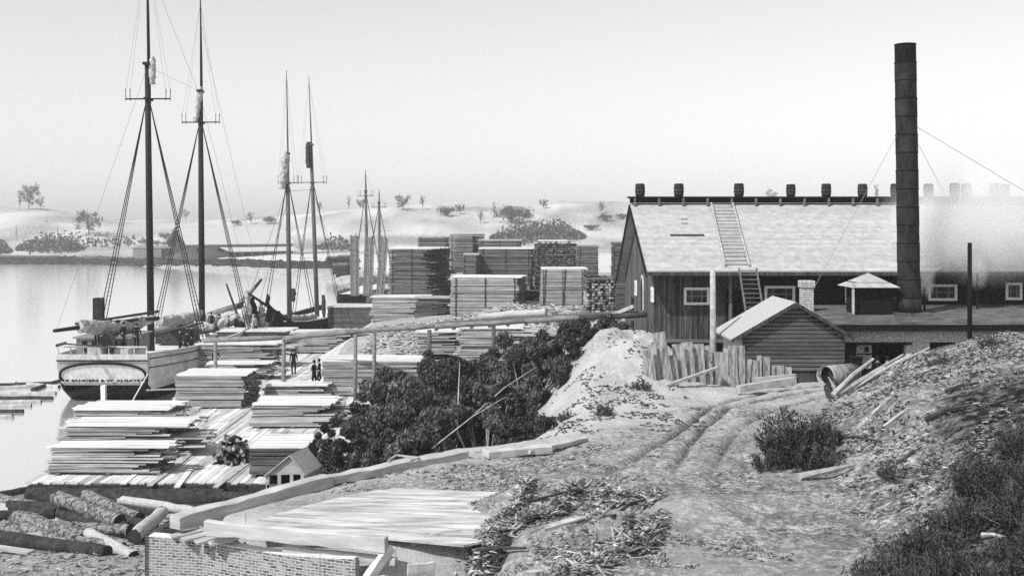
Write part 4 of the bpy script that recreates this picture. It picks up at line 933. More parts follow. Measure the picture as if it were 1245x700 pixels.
q = MB(); q.tube([(-28.6,112,3.9),(-28.6,122,6.2)], [.28,.14], 8); q.build('bowsprit', 'mast', s1, smooth=True)
lumpy('furled_jib', (-28.5,112,4.5), (-28.5,118,5.6), .28, s1, sag=.1, n=12, seed=5)
for (a, b_) in ((at1(24.8), (-30.6,71.8,5.3)), (at1(24.8), at2(24.5)), (at2(31), (-28.6,121,6.1)), (at2(24), (-28.6,117,5.0)), (at1(33), at2(24))):
    q = MB(); q.tube([a, b_], .014, 3); q.build('stay', 'grey', s1)
q = MB(); q.bar((-27.2,88,3.2),(-25.2,92,3.4),.15); q.bar((-30,88,3.1),(-26,90,4.2),.14); q.box((-28.6,91.5,2.9),(1.4,1.6,.5)); q.build('deck_gear', 'driftdark', s1)
q = MB(); q.tube([P(181,452,75.2), P(160,489,69)], .045, 5); q.build('mooring_line', 'white', s1)
for i, (x_, y_) in enumerate(((-27.6,94),(-26.8,101),(-27.9,105),(-29.5,103))): lumpy('canvas_bundle', (x_-1,y_,2.9), (x_+1.2,y_+.6,3.3), .55, s1, sag=-.3, n=7, seed=20+i)
# second vessel
s2 = thing('moored_schooner', (-24.5,104,0), 'dark-hulled second schooner with hanging sails beyond the nearest vessel', 'schooner')
W2, sec2, T2 = hull(s2, -21.2, 133, 31, 2.2, 3.0, 2.6, 2.2, 3.4, ang=math.pi-.13, mu='black', counter=1.0)
at3 = mast(s2, (-23.5,113,1.9), wz(186,112), wz(222,112), wz(84,112), .010, .27, mm='spar', sw=1.0, tr=.1, span=2.7, zrail=2.3, sh=2, ratl=False, lean=-.012)
at4 = mast(s2, (-22.4,123,1.9), wz(176,123), wz(222,123), wz(93,123), .010, .26, mm='spar', sw=1.6, tr=.1, span=2.7, zrail=2.3, sh=2, ratl=False, lean=-.035)
lumpy('furled_topsail', at3(16.2)+Vector((-.55,-.2,0)), at3(20.2)+Vector((-.1,-.2,0)), .55, s2, sag=0, n=9, seed=6, m='canvas')
lumpy('furled_topsail', at4(19.0)+Vector((-.3,-.2,0)), at4(22)+Vector((-.2,-.2,0)), .42, s2, sag=0, n=8, seed=7, m='driftdark')
q = MB(); q.tube([P(356,393,106), P(303,357,99)], [.22,.1], 8); q.build('jib_boom', 'mast', s2, smooth=True)
def hang(px, py, w, h, Y, m, sd):
    random.seed(sd); n = 7; q = MB(); pts = []
    c = P(px, py, Y)
    crumple(q, [c+Vector((U(-.15,.15),U(-.1,.1),-h*i/6)) for i in range(7)], [w*k*U(.6,1.1) for k in (.2,.5,.7,.9,1.1,.9,.5)], sd, n=18, amp=.8)
    return q.build('hanging_sail', m, s2, smooth=True)
for a in ((300,352,.6,3.6,100,'canvas',1),(307,360,.55,3.2,100.6,'cloth',2),(318,366,.5,2.8,101.5,'canvas',3),(327,357,.35,2.9,102,'cloth',4),(308,382,.6,2.4,99.6,'canvas',5),(338,378,.7,1.6,103,'cloth',6),(333,376,.7,2.1,104,'driftdark',7),(288,386,.6,2.0,101,'cloth',8),(268,388,.8,1.8,102,'driftdark',9),(257,384,.7,2.0,101,'canvas',10)): hang(*a)
q = MB(); q.tube([P(275,345,101), P(292,392,102)], [.09,.13], 8, wob=.2); q.build('lashed_spar', 'driftdark', s2)
for (a, b_) in ((at3(16.5), P(304,358,99)), (at4(16.5), at3(16)), (at3(15), (-24,99,3)), (at4(16.5), (-21,137,2.8))): q = MB(); q.tube([a,b_], .02, 3); q.build('stay', 'rope', s2)
q = MB(); q.tube([P(330,405,104), P(378,388,118)], [.18,.15], 8); q.build('fore_boom', 'driftdark', s2); lumpy('furled_foresail', P(352,388,113), P(384,384,122), .5, s2, m='canvas', sag=.1, n=10, seed=8)
for (px, py, Y, h) in ((393,358,122,2.6),(401,392,124,2.2),(356,350,113,1.5)): lumpy('hanging_block', P(px,py,Y), P(px+1,py,Y)+Vector((0,0,-h)), .28, s2, m='driftdark', sag=0, n=5, seed=int(px))
for i, (px, py, Y, w_, h_) in enumerate(((248,396,99,.35,1.2),(262,398,100,.5,1.0),(272,396,101,.3,1.5),(283,399,101,.5,1.1),(345,392,106,.4,1.3),(365,392,115,.5,1.2),(322,392,102,.4,1.6),(296,398,100,.45,1.2))): hang(px, py, w_, h_, Y, 'cloth' if i%3 else 'canvas', 60+i)
# third, far vessel
s3 = thing('moored_schooner', (-23,165,0), 'far two-masted vessel whose thin masts rise by the upright board stacks', 'schooner')
hull(s3, -24, 160, 28, 2.2, 2.9, 2.7, 2.3, 3.2, mu='offwhite', counter=1.1)
for px, Y, yt, yc, ln in ((447,168,207,238,-.02),(462,178,230,252,-.012)):
    at5 = mast(s3, (wx(px,Y),Y,2.0), wz(yc-6,Y), wz(yc,Y), wz(yt,Y), .0, .27, mm='spar', sw=1.2, tr=.14, span=2.5, zrail=2.5, sh=2, ratl=False, lean=ln)
for i in range(6): lumpy('furled_sail', (-25+i*.9,163+i*2,3.3), (-23+i*.6,166+i*2,3.9), .7, s3, sag=-.4, n=6, seed=40+i)

# ------------------------------------------------------------ people
def person_mesh(pose, seed=0):
    # joints in metres, facing -Y
    J = {'pel':(0,0,.93),'chest':(0,.01,1.25),'neckb':(0,.02,1.45),'neck':(0,.01,1.53),'head':(0,-.01,1.63),'crown':(0,0,1.72),'nose':(0,-.115,1.62)}
    st = pose.get('stride', .08)
    for s, n_ in ((-1,'L'),(1,'R')):
        ar = pose.get('arm'+n_, (.05,0)); 
        J['sh'+n_] = (s*.17,.02,1.42); J['hip'+n_] = (s*.09,0,.90); J['kn'+n_] = (s*.11,-st*s*.6,.50); J['an'+n_] = (s*.12,st*s,.09); J['to'+n_] = (s*.14,st*s-.17,.04)
        ex, ey, ez, hx, hy, hz_ = ar if len(ar) == 6 else (s*.26,.03,1.14,s*.26,-.06,.90)
        J['el'+n_] = (ex,ey,ez); J['wr'+n_] = (hx,hy,hz_); d = (Vector((hx,hy,hz_))-Vector((ex,ey,ez))).normalized(); h = Vector((hx,hy,hz_))+d*.09
        J['ha'+n_] = tuple(h); sd = Vector((0,1,0))
        for k, l in enumerate((.075,.085,.08,.065)): 
            off = sd*(.03-.02*k); J['f%d'%k+n_] = tuple(h+off*1.2+d*l*.8+Vector((-s*.02,0,0)))
        J['th'+n_] = tuple(h-d*.05+Vector((-s*.02,-.06,-.02)))
    RAD = {'pel':(.15,.11),'chest':(.17,.12),'neckb':(.10,.08),'neck':(.055,.055),'head':(.085,.095),'crown':(.055,.06),'nose':(.015,.015)}
    for s in 'LR': RAD.update({'sh'+s:(.075,.075),'el'+s:(.05,.05),'wr'+s:(.032,.032),'ha'+s:(.04,.022),'hip'+s:(.10,.10),'kn'+s:(.07,.075),'an'+s:(.055,.06),'to'+s:(.045,.035),'th'+s:(.011,.011)}); RAD.update({'f%d'%k+s:(.009,.009) for k in range(4)})
    E = [('pel','chest'),('chest','neckb'),('neckb','neck'),('neck','head'),('head','crown'),('head','nose')]
    for s in 'LR': E += [('neckb','sh'+s),('sh'+s,'el'+s),('el'+s,'wr'+s),('wr'+s,'ha'+s),('ha'+s,'th'+s),('pel','hip'+s),('hip'+s,'kn'+s),('kn'+s,'an'+s),('an'+s,'to'+s)]+[('ha'+s,'f%d'%k+s) for k in range(4)]
    K = list(J); me = bpy.data.meshes.new('body'); me.from_pydata([J[k] for k in K], [(K.index(a),K.index(b)) for a,b in E], [])
    o = bpy.data.objects.new('tmp', me); COL.objects.link(o); o.modifiers.new('s','SKIN'); ss = o.modifiers.new('u','SUBSURF'); ss.levels = 1
    sv = me.skin_vertices[0].data
    for i, k in enumerate(K): sv[i].radius = RAD[k]
    sv[0].use_root = True
    bpy.context.view_layer.update(); dg = bpy.context.evaluated_depsgraph_get(); m2 = bpy.data.meshes.new_from_object(o.evaluated_get(dg)); bpy.data.objects.remove(o)
    m2.materials.clear(); m2.materials.append(M['cloth']); m2.materials.append(M['skin']); m2.materials.append(M[pose.get('top','cloth')])
    hl, hr = Vector(J['haL']), Vector(J['haR'])
    for p in m2.polygons:
        c = p.center; p.use_smooth = True
        if c.z > 1.50 or (c-hl).length < .11 or (c-hr).length < .11: p.material_index = 1
        elif c.z > .92: p.material_index = 2
        else: p.material_index = 0
    return m2
POSES = [dict(stride=.06), dict(stride=.16, armR=(.30,-.05,1.18,.18,-.26,1.05)), dict(stride=.10, armL=(-.28,.02,1.16,-.10,-.22,1.08), armR=(.28,.02,1.16,.10,-.24,1.12), top='cloth'), dict(stride=.2, top='clothpale')]
PM = [person_mesh(p) for p in POSES]
hat = MB(); hat.tube([(0,0,1.66),(0,0,1.68)], .15, 14); hat.tube([(0,0,1.67),(0,0,1.76),(0,.01,1.79)], [.095,.09,.06], 12); HATM = None
def person(loc, pose, rz, label, sc=1.0, group=None):
    global HATM
    e = thing('person', loc, label, 'person', group); e.rotation_euler = (0,0,rz); e.scale = (sc,sc,sc)
    b = bpy.data.objects.new('body', PM[pose]); COL.objects.link(b); b.parent = e
    if HATM is None: h = hat.build('hat', 'cloth', e, smooth=True, world=False); HATM = h.data
    else: h = bpy.data.objects.new('hat', HATM); COL.objects.link(h); h.parent = e
    return e
PE = [((166,424,78.5),0,.3,'man in black standing upright on the schooner beside the cabin'),
      ((118,421,76.6),2,.2,'crouching dark figure at the schooner stern under the sail'),
      ((150,423,77.2),1,-.4,'dark figure leaning on the cabin just left of the upright man'),
      ((246,400,97.5),0,.6,'dark figure at the shrouds of the foremast'),
      ((233,424,84.5),0,1.5,'dark figure forward of the pair at the schooner side rail'),
      ((257,404,100.5),0,.2,'dark figure standing just right of the foremast of the nearest schooner'),
      ((267,406,101.2),1,-.8,'dark figure stooping amid the gear of the foredeck'),
      ((322,404,104),0,.4,'dark figure on the bow of the second vessel under the hanging sails'),
      ((340,402,106),2,-.4,'dark figure on the second vessel left of its first mast'),
      ((219,428,85.5),1,2.2,'left man of the pair at the schooner side rail'),
      ((227,431,84.5),0,-.6,'right man of the pair at the schooner side rail'),
      ((262,449,81),1,1.0,'man on the wharf half hidden behind the left trestle post'),
      ((357,456,80),0,.5,'lone man standing left of the two talking men on the wharf'),
      ((382,470,73.5),2,1.2,'left man of the talking pair on the wharf'),
      ((388,468,74.3),1,-1.5,'right man of the talking pair on the wharf'),
      ((241,402,100),2,.4,'man bent to work beside the foremast of the nearest schooner'),
      ((278,408,101),1,2.0,'man handling gear on the foredeck of the nearest schooner'),
      ((296,409,101.5),0,1.0,'man farther right on the foredeck near the hanging sails'),
      ((310,408,99.5),3,1.0,'man in pale shirt below the hanging sails')]
for (px, py, Y), ps, rz, lb in PE:
    p = P(px, py, Y); z = 1.22 if 'wharf' in lb else p.z
    person((p.x, p.y, z), ps, rz, lb, sc=1.06)
q = MB()
for (px, py, Y), ps, rz, lb in PE:
    p = P(px, py, Y)
    if 'wharf' not in lb and p.z > 2.35: q.box((p.x,p.y,(p.z+2.05)/2),(.5,.5,(p.z-2.05)/2-.005))
q.build('deck_hatches', 'offwhite', s1, kind='stuff')
for i, (px, py, lb) in enumerate(((1048,443,'left of two men in dark hats before the whitewashed door'),(1054.5,442,'right of two men in dark hats before the whitewashed door'),(1067,434,'left man looking out of the dark boiler house doorway'),(1079,434,'right man looking out of the dark boiler house doorway'))):
    Y = 51.6-.5*(i < 2); z = wz(py, Y)-1.75; person((wx(px,Y), Y, z), i%3, U(-.4,.4), lb, group='men at the boiler house door')

# ------------------------------------------------------------ plants
def leaves(n, centers, rad, size, aspect=2.0, up=.3, seed=0, flat=1.0, streak=None):
    g = np.random.default_rng(seed); C = np.asarray(centers, float); k = g.integers(0, len(C), n); Rd = np.asarray(rad)[k]
    d = g.normal(size=(n,3)); d /= np.linalg.norm(d,axis=1)[:,None]; r = g.random(n)**(.45)
    Pp = C[k]+d*(r*Rd)[:,None]*np.array([1,1,flat])
    a = g.normal(size=(n,3)); a[:,2] += up*2
    if streak is not None: a = np.array(streak)[None,:]*1.2+g.normal(size=(n,3))*.7
    a /= np.linalg.norm(a,axis=1)[:,None]; b = np.cross(a, g.normal(size=(n,3))); b /= np.linalg.norm(b,axis=1)[:,None]
    s = size*(.6+.8*g.random(n)); a = a*(s*aspect*.5)[:,None]; b = b*(s*.5)[:,None]
    V = np.stack([Pp-a, Pp+b*.9, Pp+a, Pp-b*.9], 1).reshape(-1,3); Q = np.arange(4*n).reshape(-1,4); return V, Q
def shrub(name, loc, r, h, label, m='leafdark', n=5000, size=.11, clumps=26, seed=0, streak=None, aspect=1.8, group=None, cat='shrub', stems=7, crad=.34, stem_m='stem'):
    g = random.Random(seed); e = thing(name, loc, label, cat, group); C = []; Rr = []
    for i in range(clumps):
        a = g.uniform(0,6.28); q = math.sqrt(g.random()); z = h*(.12+.8*g.random()*(1-.55*q*q)); C.append((r*q*math.cos(a), r*q*math.sin(a)*.9, z)); Rr.append(crad*r*g.uniform(.45,1.05))
    V, Q = leaves(n, C, Rr, size, aspect=aspect, seed=seed, streak=streak); np_mesh('foliage', V, Q, m, e)
    mb = MB()
    for i in range(stems):
        c = C[i%len(C)]; mb.tube([(c[0]*.15,c[1]*.15,-.3),(c[0]*.5,c[1]*.5,c[2]*.5),(c[0],c[1],c[2]+Rr[i%len(C)]*1.05)], [.05,.03,.012], 5)
    mb.build('stems', stem_m, e, world=False); return e
def spiky(name, loc, r, h, label, n=90, per=60, size=.06, seed=0, m='leafdark', group=None, cat='shrub', stem='stem'):
    g = np.random.default_rng(seed); e = thing(name, loc, label, cat, group); mb = MB(); Pp = []; Dd = []
    for i in range(n):
        a = g.uniform(0,6.28); q = g.random()**.6; tip = np.array([r*q*math.cos(a), r*q*math.sin(a), h*(1-.45*q*q)*g.uniform(.4,1.15)]); b0 = np.array([tip[0]*.25, tip[1]*.25, -.05]); mid = (b0+tip)/2+np.array([tip[0],tip[1],0])*.18
        if i < 60: mb.tube([b0, mid, tip], [.014,.009,.004], 4)
        t = .25+.75*g.random(per)**.8; c = (1-t)[:,None]**2*b0+2*((1-t)*t)[:,None]*mid+t[:,None]**2*tip
        Pp.append(c+g.normal(0,.035+.02*r,(per,3))); Dd.append(np.repeat((tip-b0)[None]/np.linalg.norm(tip-b0), per, 0))
    Pp = np.concatenate(Pp); A = np.concatenate(Dd)+g.normal(size=Pp.shape)*.55; A /= np.linalg.norm(A,axis=1)[:,None]; B = np.cross(A, g.normal(size=A.shape)); B /= np.linalg.norm(B,axis=1)[:,None]
    s = size*(.6+.8*g.random(len(Pp))); a = A*(s*.95)[:,None]; b = B*(s*.28)[:,None]; V = np.stack([Pp-a,Pp+b,Pp+a,Pp-b],1).reshape(-1,3)
    np_mesh('foliage', V, np.arange(len(V)).reshape(-1,4), m, e); mb.build('stems', stem, e, world=False); return e
# bushes on the bluff: (px, base py, Y, radius, height, mat, label)
BU = [(447,575,41.5,1.9,3.2,'leafdark','large dark leafy bush nearest the gabled shelter',9000,.13),
      (482,572,42,2.3,4.1,'leafmid','tall feathery willow bush at the centre of the thicket',12000,.09),
      (515,560,42,2.2,3.8,'leafmid','feathery willow bush right of the tallest one',10000,.09),
      (432,545,46,1.7,2.8,'leafdark','dark bush at the left front edge of the thicket',6000,.12),
      (590,548,42,1.9,3.0,'leafmid','wind-swept willow bush at the foot of the sand slope',9000,.09),
      (560,540,45,2.4,4.2,'leafdark','dark round bush behind the willow bushes',9000,.12),
      (600,515,45,2.0,3.0,'leafmid','spreading willow bush halfway up the sand slope',9000,.09),
      (545,500,50,2.2,3.8,'leafdark','dark bush reaching above the trestle posts',8000,.12),
      (600,490,50,2.3,3.4,'leafdark','dark bush on the slope below the trestle',8000,.12),
      (640,478,49,1.9,2.9,'leafmid','dark bush beside the upper sand slope',8000,.11),
      (682,450,51,1.8,2.6,'leafdark','dense dark bush near the top of the sand slope',8000,.11),
      (724,428,52,1.7,2.0,'leafdark','topmost dark bush under the trestle end',7000,.11),
      (635,540,40.5,1.1,1.3,'leafdark','small bush at the foot of the bleached flat slabs',4500,.09),
      (655,530,41.5,.8,1.1,'leafdark','smallest bush on the sand below the thicket',3500,.09),
      (650,430,56,2.0,2.2,'leafmid','pale grassy bush in front of the trestle log',7000,.10),
      (535,440,60,1.8,2.4,'leafdark','dark bush farthest back at the trestle posts',5000,.12),
      (490,525,48,2.3,3.8,'leafmid','dark bush behind the tall willow bush',7000,.12)]
for i, (px, py, Y, r, h, m_, lb, n, s) in enumerate(BU):
    x = wx(px, Y); z = hz(x, Y); want = wz(py, Y)
    z0 = z if abs(z-want) < 2.5 else (z+want)/2
    top_target = want+h
    hh = max(.8, min(h*1.6, top_target-z)*(.9 if px > 640 else 1.05)) 
    if False: spiky('bluff_bush', (x,Y,z), r*1.05, hh*1.15, lb, n=int(150*r/2), per=120, size=.11, seed=100+i, m='leafmid', group='bushes on the bluff slope', stem='stempale'); continue
    shrub('bluff_bush', (x,Y,z), r, hh, lb, m_, n=int(n*2.2), size=s*.74, seed=100+i, streak=(.3,.1,.8) if m_ == 'leafmid' else None, aspect=3.0 if m_ == 'leafmid' else 1.6, group='bushes on the bluff slope', clumps=44, crad=.20, stems=18, stem_m='stempale' if m_ == 'leafmid' else 'stem')
for i, (a, b_, lb) in enumerate((((525,545),(622,478),'bare bleached branch slanting through the thicket'),((556,520),(559,440),'upright bare stick among the willow bushes'),((575,505),(652,446),'second bare branch slanting over the bushes'))):
    q = MB(); A = P(*a, 40.5+i); B = P(*b_, 41.5+i); q.tube([A, A.lerp(B,.5)+Vector((0,0,.15)), B], [.03,.022,.01], 6, wob=.2); tag(q.build('bare_branch', 'drift'), lb, 'branch')
# bush by the road
p = G(966,566,5.1); spiky('roadside_bush', (p.x,p.y,hz(p.x,p.y)-.05), 1.25, 1.75, 'dark spiky bush between the wheel ruts and the mound', n=105, per=70, size=.075, seed=5)
p = G(930,568,5.1); spiky('roadside_bush', (p.x,p.y,hz(p.x,p.y)), .55, .7, 'low sparse sprig at the left foot of the roadside bush', n=26, per=40, size=.05, seed=6)
p = G(1008,530,5.6); spiky('roadside_bush', (p.x,p.y,hz(p.x,p.y)), .45, .9, 'small dark bush touching the right of the roadside bush', n=40, per=60, size=.05, seed=8)
for i, (px, py, z, r, h, lb) in enumerate(((1085,545,6.3,.5,.4,'low dry weed clump midway up the right mound'),(1140,437,7.2,.6,.6,'dark weed tuft on the mound crest beside the black post'),(1205,420,7.6,.5,.5,'dark weed tuft on the far right mound crest'),(735,480,5.8,.4,.5,'sparse weed tuft on the sand slope'),(780,468,5.6,.45,.5,'dark weed tuft at the left foot of the fence'),(690,500,5,.5,.4,'small weed tuft low on the sand slope'),(755,398,7.2,.6,.5,'dark weed tuft on top of the sand bank'))):
    p = G(px,py,z); spiky('weed_tuft', (p.x,p.y,hz(p.x,p.y)-.05), r, h, lb, n=30, per=26, size=.05, seed=60+i, group='weed tufts')
# dark scrub at lower right
g = random.Random(3); k = 0
for i in range(400):
    Y = g.uniform(19.5,34.5); x = g.uniform(.32,.52)*Y
    py_ = HY+(CZ-hz(x,Y))/Y*F; px_ = CX+F*x/Y
    if py_ < 548+(1245-px_)*1.0: continue
    k += 1
    if k > 30: break
    side = 'nearest' if Y < 25 else ('middle' if Y < 30 else 'upper')
    spiky('dark_scrub', (x,Y,hz(x,Y)-.1), g.uniform(.5,1.0), g.uniform(.5,1.1), 'low black scrub on the shaded right-hand slope', n=70, per=46, size=.05, seed=200+i, group='scrub on the right-hand slope')
# dune trees
def tree_proto(seed, h, r, n, size, sparse):
    g = random.Random(seed); e = thing('dune_tree', (0,0,0), 'x', 'tree', 'trees on the far dunes'); C = []; Rr = []
    for i in range(sparse): a = g.uniform(0,6.28); q = math.sqrt(g.random()); C.append((r*q*math.cos(a), r*q*math.sin(a), h*g.uniform(.25,.92))); Rr.append(r*g.uniform(.2,.5))
    V, Q = leaves(n, C, Rr, size, seed=seed); np_mesh('crown', V, Q, 'leaffar', e)
    mb = MB(); mb.tube([(0,0,-.8),(0,0,h*.35)], [.25,.16], 6)
    for c in C: mb.tube([(0,0,h*.25),(c[0]*.5,c[1]*.5,c[2]*.8),c], [.12,.07,.03], 4)
    mb.build('trunk', 'stem', e, world=False); return e
TP = [tree_proto(1,9,4.2,1000,.34,26), tree_proto(2,10,3.6,420,.32,24), tree_proto(3,5,4.6,1300,.36,26), tree_proto(4,11,2.0,220,.32,18)]
TR_ = [(35,254,35,.7,'lone loose tree at the far left skyline',0),(24,254,26,.7,'thin tree left of the lone skyline tree',3),(50,256,22,.6,'small twiggy tree right of the skyline tree',1),(108,287,34,1.0,'full round tree on the left dune slope',0),(226,262,18,.8,'hazy tree behind the far mill gable',1),(305,272,18,.9,'low spreading tree above the far mill roof',1),(328,272,9,.9,'small dark bush right of the far mill roof tree',2),(288,275,7,.8,'low bush on the dune above the far mill roof',2),
 (388,256,16,.8,'bush left of the second vessel mast head',1),(424,252,22,.7,'twiggy tree between the vessel masts',3),(438,252,14,.8,'dark tree right beside the far mast',0),(462,282,28,.4,'narrow dark tree behind the far vessel masts',3),(490,256,22,.9,'wide dark tree above the tall left stack',0),(514,254,20,.6,'narrow tree right of the wide dark tree',1),(541,264,12,.9,'small round tree of the middle skyline row',2),(559,261,14,.9,'round tree at the right of the middle skyline row',0),(584,272,20,.6,'dark thin tree at the left of the dune hollow',1),(601,268,24,.6,'twiggy tree in the dune hollow',3),(622,272,22,1.0,'dense dark thicket on the dune hollow edge',2),(640,268,8,1.0,'low bush right of the dense thicket',2),(661,253,13,.9,'lone dark tree on the dune crest',0),(732,262,20,.7,'sparse tree above the dune shrubs near the mill roof',1),(735,272,9,1.0,'low shrub under the sparse dune tree',2),(720,282,7,1.1,'lower shrub left under the sparse dune tree',2),(938,246,22,.9,'faint sparse tree peeking above the mill ridge walk',1),(1066,246,26,.8,'faint tree above the ridge left of the smokestack',3),(756,266,6,1.0,'low shrub beside the mill gable peak',2),(200,292,9,.8,'low bush on the shore left of the far mill',2),(70,292,22,.3,'thin pole-like snag on the left dune',3),(20,292,20,.35,'dark stubby snag at the far left dune',3)]
used = set()
for px, py, hpx, wf, lb, k in TR_:
    Y = 455 if py < 280 else 390
    for YY_ in range(390, 545, 6):
        if wz(py, YY_) <= hz(wx(px,YY_), YY_)+.2: Y = YY_; break
    else: Y = 525
    x = wx(px,Y); z = hz(x,Y); h = .85*hpx/F*Y; base = {0:9,1:10,2:5,3:11}[k]; s = h/base
    sc3 = (s*wf*1.15 if k != 2 else max(s,.5)*wf*1.2, s*wf*1.15 if k != 2 else max(s,.5)*wf*1.2, s)
    if k not in used: o = TP[k]; used.add(k); o.location = (x,Y,z); o['label'] = lb; o.scale = sc3
    else: copy_tree(TP[k], lb, (x,Y,z), U(0,6), sc3)
# dune ground cover patches
def patch(px0, px1, py, Y, n, hgt, label, seed):
    g = np.random.default_rng(seed); px = g.uniform(px0, px1, n); yy = Y+g.normal(0,9,n)*np.cos((px-(px0+px1)/2)/(px1-px0)*2.6); X_ = (px-CX)/F*yy
    u = 1-np.abs((px-(px0+px1)/2)/((px1-px0)/2)); z = H(X_, yy)+g.random(n)*hgt*np.clip(u*2,.1,1)*(.5+vnoise(X_*.12,yy*.12)) 
    C = np.stack([X_,yy,z],1); V, Q = leaves(n, C, np.full(n,.05), .75, seed=seed)
    o = np_mesh('dune_scrub', V, Q, 'leaffar', kind='stuff'); tag(o, label, 'scrub')
patch(20,104,292,405,2600,3.2,'dark band of low scrub across the left dune',1)
patch(-30,14,300,395,2000,3.0,'dark scrub at the far left dune foot',2)
patch(596,712,280,430,3600,4.2,'dark heathery ridge of scrub on the dune behind the stacks',3)
patch(385,430,290,400,600,3.0,'faint scrub on the dune between the masts',4)
patch(60,200,300,420,600,1.5,'thin scattered scrub on the left dune flank',5)
# shoreline debris
g = np.random.default_rng(9); n = 2600; px = g.uniform(-80, 430, n); yy0 = np.interp((px-CX)/F*330, [-900,-200,-126,-90,-60], [420,352,340,300,268])+g.random(n)**1.5*26+1
X_ = (px-CX)/F*yy0; 
def boxes_np(C, S, ang, tilt=None):
    n = len(C); sg = np.array([[-1,-1,-1],[1,-1,-1],[1,1,-1],[-1,1,-1],[-1,-1,1],[1,-1,1],[1,1,1],[-1,1,1]])*.5
    v = sg[None]*S[:,None,:]
    if tilt is not None: c, s = np.cos(tilt)[:,None], np.sin(tilt)[:,None]; x, z = v[:,:,0].copy(), v[:,:,2].copy(); v[:,:,0] = x*c-z*s; v[:,:,2] = x*s+z*c
    c, s = np.cos(ang)[:,None], np.sin(ang)[:,None]; x, y = v[:,:,0].copy(), v[:,:,1].copy(); v[:,:,0] = x*c-y*s; v[:,:,1] = x*s+y*c
    V = (v+C[:,None,:]).reshape(-1,3); f = np.array([[3,2,1,0],[4,5,6,7],[0,1,5,4],[1,2,6,5],[2,3,7,6],[3,0,4,7]]); Q = (f[None]+8*np.arange(n)[:,None,None]).reshape(-1,4); return V, Q
C = np.stack([X_, yy0, np.maximum(H(X_,yy0),0)+.15], 1); V, Q = boxes_np(C, np.stack([g.uniform(1,5,n),g.uniform(.2,.6,n),g.uniform(.2,.7,n)],1), g.normal(0,.5,n), g.normal(0,.12,n))
tag(np_mesh('shore_drift', V, Q, 'lumber_black', kind='stuff'), 'litter of slabs and drift logs along the far shore', 'driftwood')
# far jetty
jt = thing('far_jetty', (wx(230,346),346,0), 'thin low tramway on posts along the far shore', 'tramway')
q = MB(); a = P(-40,311,358); b_ = P(72,311.5,356); q.bar(a,b_,.7,.5); q.build('deck_beam', 'lumber_dark', jt); q = MB(); q.bar(P(95,312.5,354),P(205,316,348),.7,.5); q.build('deck_beam', 'lumber_dark', jt)
for px in list(range(-30,72,14))+list(range(96,205,13)):
    Y = 356; q = MB(); p = P(px,312,Y); q.box((p.x,Y,p.z-1.1),(.22,.22,1.1)); q.build('trestle_leg', 'lumber_dark', jt)
# right hand shore jetty posts
q = MB(); q.bar(P(335,309,330),P(425,305,300),.5,.35); rj = tag(q.build('shore_walkway', 'lumber_dark'), 'low walkway on the far shore right of the far mill', 'walkway')
# far mill
fm = thing('far_sawmill', (wx(216,352),352,1.5), 'hazy pale-roofed mill with gabled end on the far shore', 'mill building')
ang = R(52); ux, uy = math.cos(R(38)), math.sin(R(38))   # long axis direction
ox, oy = wx(216,344), 344; z0 = 1.0; W_ = 8.5; Lm = 36; ze = wz(295,346); zr = wz(277,346)+.2
def fp(l, w, z): return (ox+ux*l+uy*w, oy+uy*l-ux*w, z)      # w>0 toward camera-right
q = MB(); q.prism([fp(0,-W_,z0),fp(0,W_,z0),fp(0,W_,ze),fp(0,0,zr-.3),fp(0,-W_,ze)],(ux*.2,uy*.2,0)); q.build('gable_wall','fargable',fm)
q = MB(); q.prism([fp(.1,W_,z0),fp(Lm,W_,z0),fp(Lm,W_,ze),fp(.1,W_,ze)],(-uy*.2,ux*.2,0)); fw_ = q.build('long_wall','farwall',fm)
q = MB(); q.prism([fp(-.8,W_+.9,ze-.5),fp(Lm+1,W_+.9,ze-.5),fp(Lm+1,0,zr),fp(-.8,0,zr)],(0,0,-.25)); q.build('front_roof','offwhite',fm)
q = MB(); q.prism([fp(-.8,-W_-.9,ze-.5),fp(Lm+1,-W_-.9,ze-.5),fp(Lm+1,0,zr),fp(-.8,0,zr)],(0,0,-.25)); q.build('rear_roof','offwhite',fm)
q = MB(); q.bar(fp(-.9,W_+.9,ze-.8),fp(-.9,0,zr-.3),.2,.5); q.bar(fp(-.9,-W_-.9,ze-.8),fp(-.9,0,zr-.3),.2,.5); q.bar(fp(-.8,W_+1,ze-.8),fp(Lm,W_+1,ze-.8),.2,.4); q.build('eave_trim','lumber_dark',fm)
for l in (4,11,15.5,): q = MB(); c_ = fp(l,W_+.12,ze-2.3); q.box(c_,(1.0,.1,.7),math.atan2(uy,ux)); q.build('window','black',fm)
q = MB(); q.box(fp(-.1,1,ze+.8),(.1,.8,.8),math.atan2(uy,ux)); q.build('gable_window','black',fm)
zv = wz(303,346); q = MB(); q.prism([fp(12,W_+6,zv-.6),fp(Lm,W_+6,zv-.6),fp(Lm,W_+.2,zv+.9),fp(10,W_+.2,zv+.9)],(0,0,-.2)); q.build('veranda_roof','offwhite',fm)
q = MB(); q.prism([fp(14,W_+2.5,z0),fp(Lm-1,W_+2.5,z0),fp(Lm-1,W_+2.5,zv-.4),fp(14,W_+2.5,zv-.4)],(-uy*.1,ux*.1,0)); q.build('veranda_shade','wallblack',fm)
for l in range(13, 36, 3): q = MB(); q.box(fp(l,W_+5.7,(z0+zv-.6)/2),(.14,.14,(zv-.6-z0)/2)); q.build('veranda_post','farwall',fm)
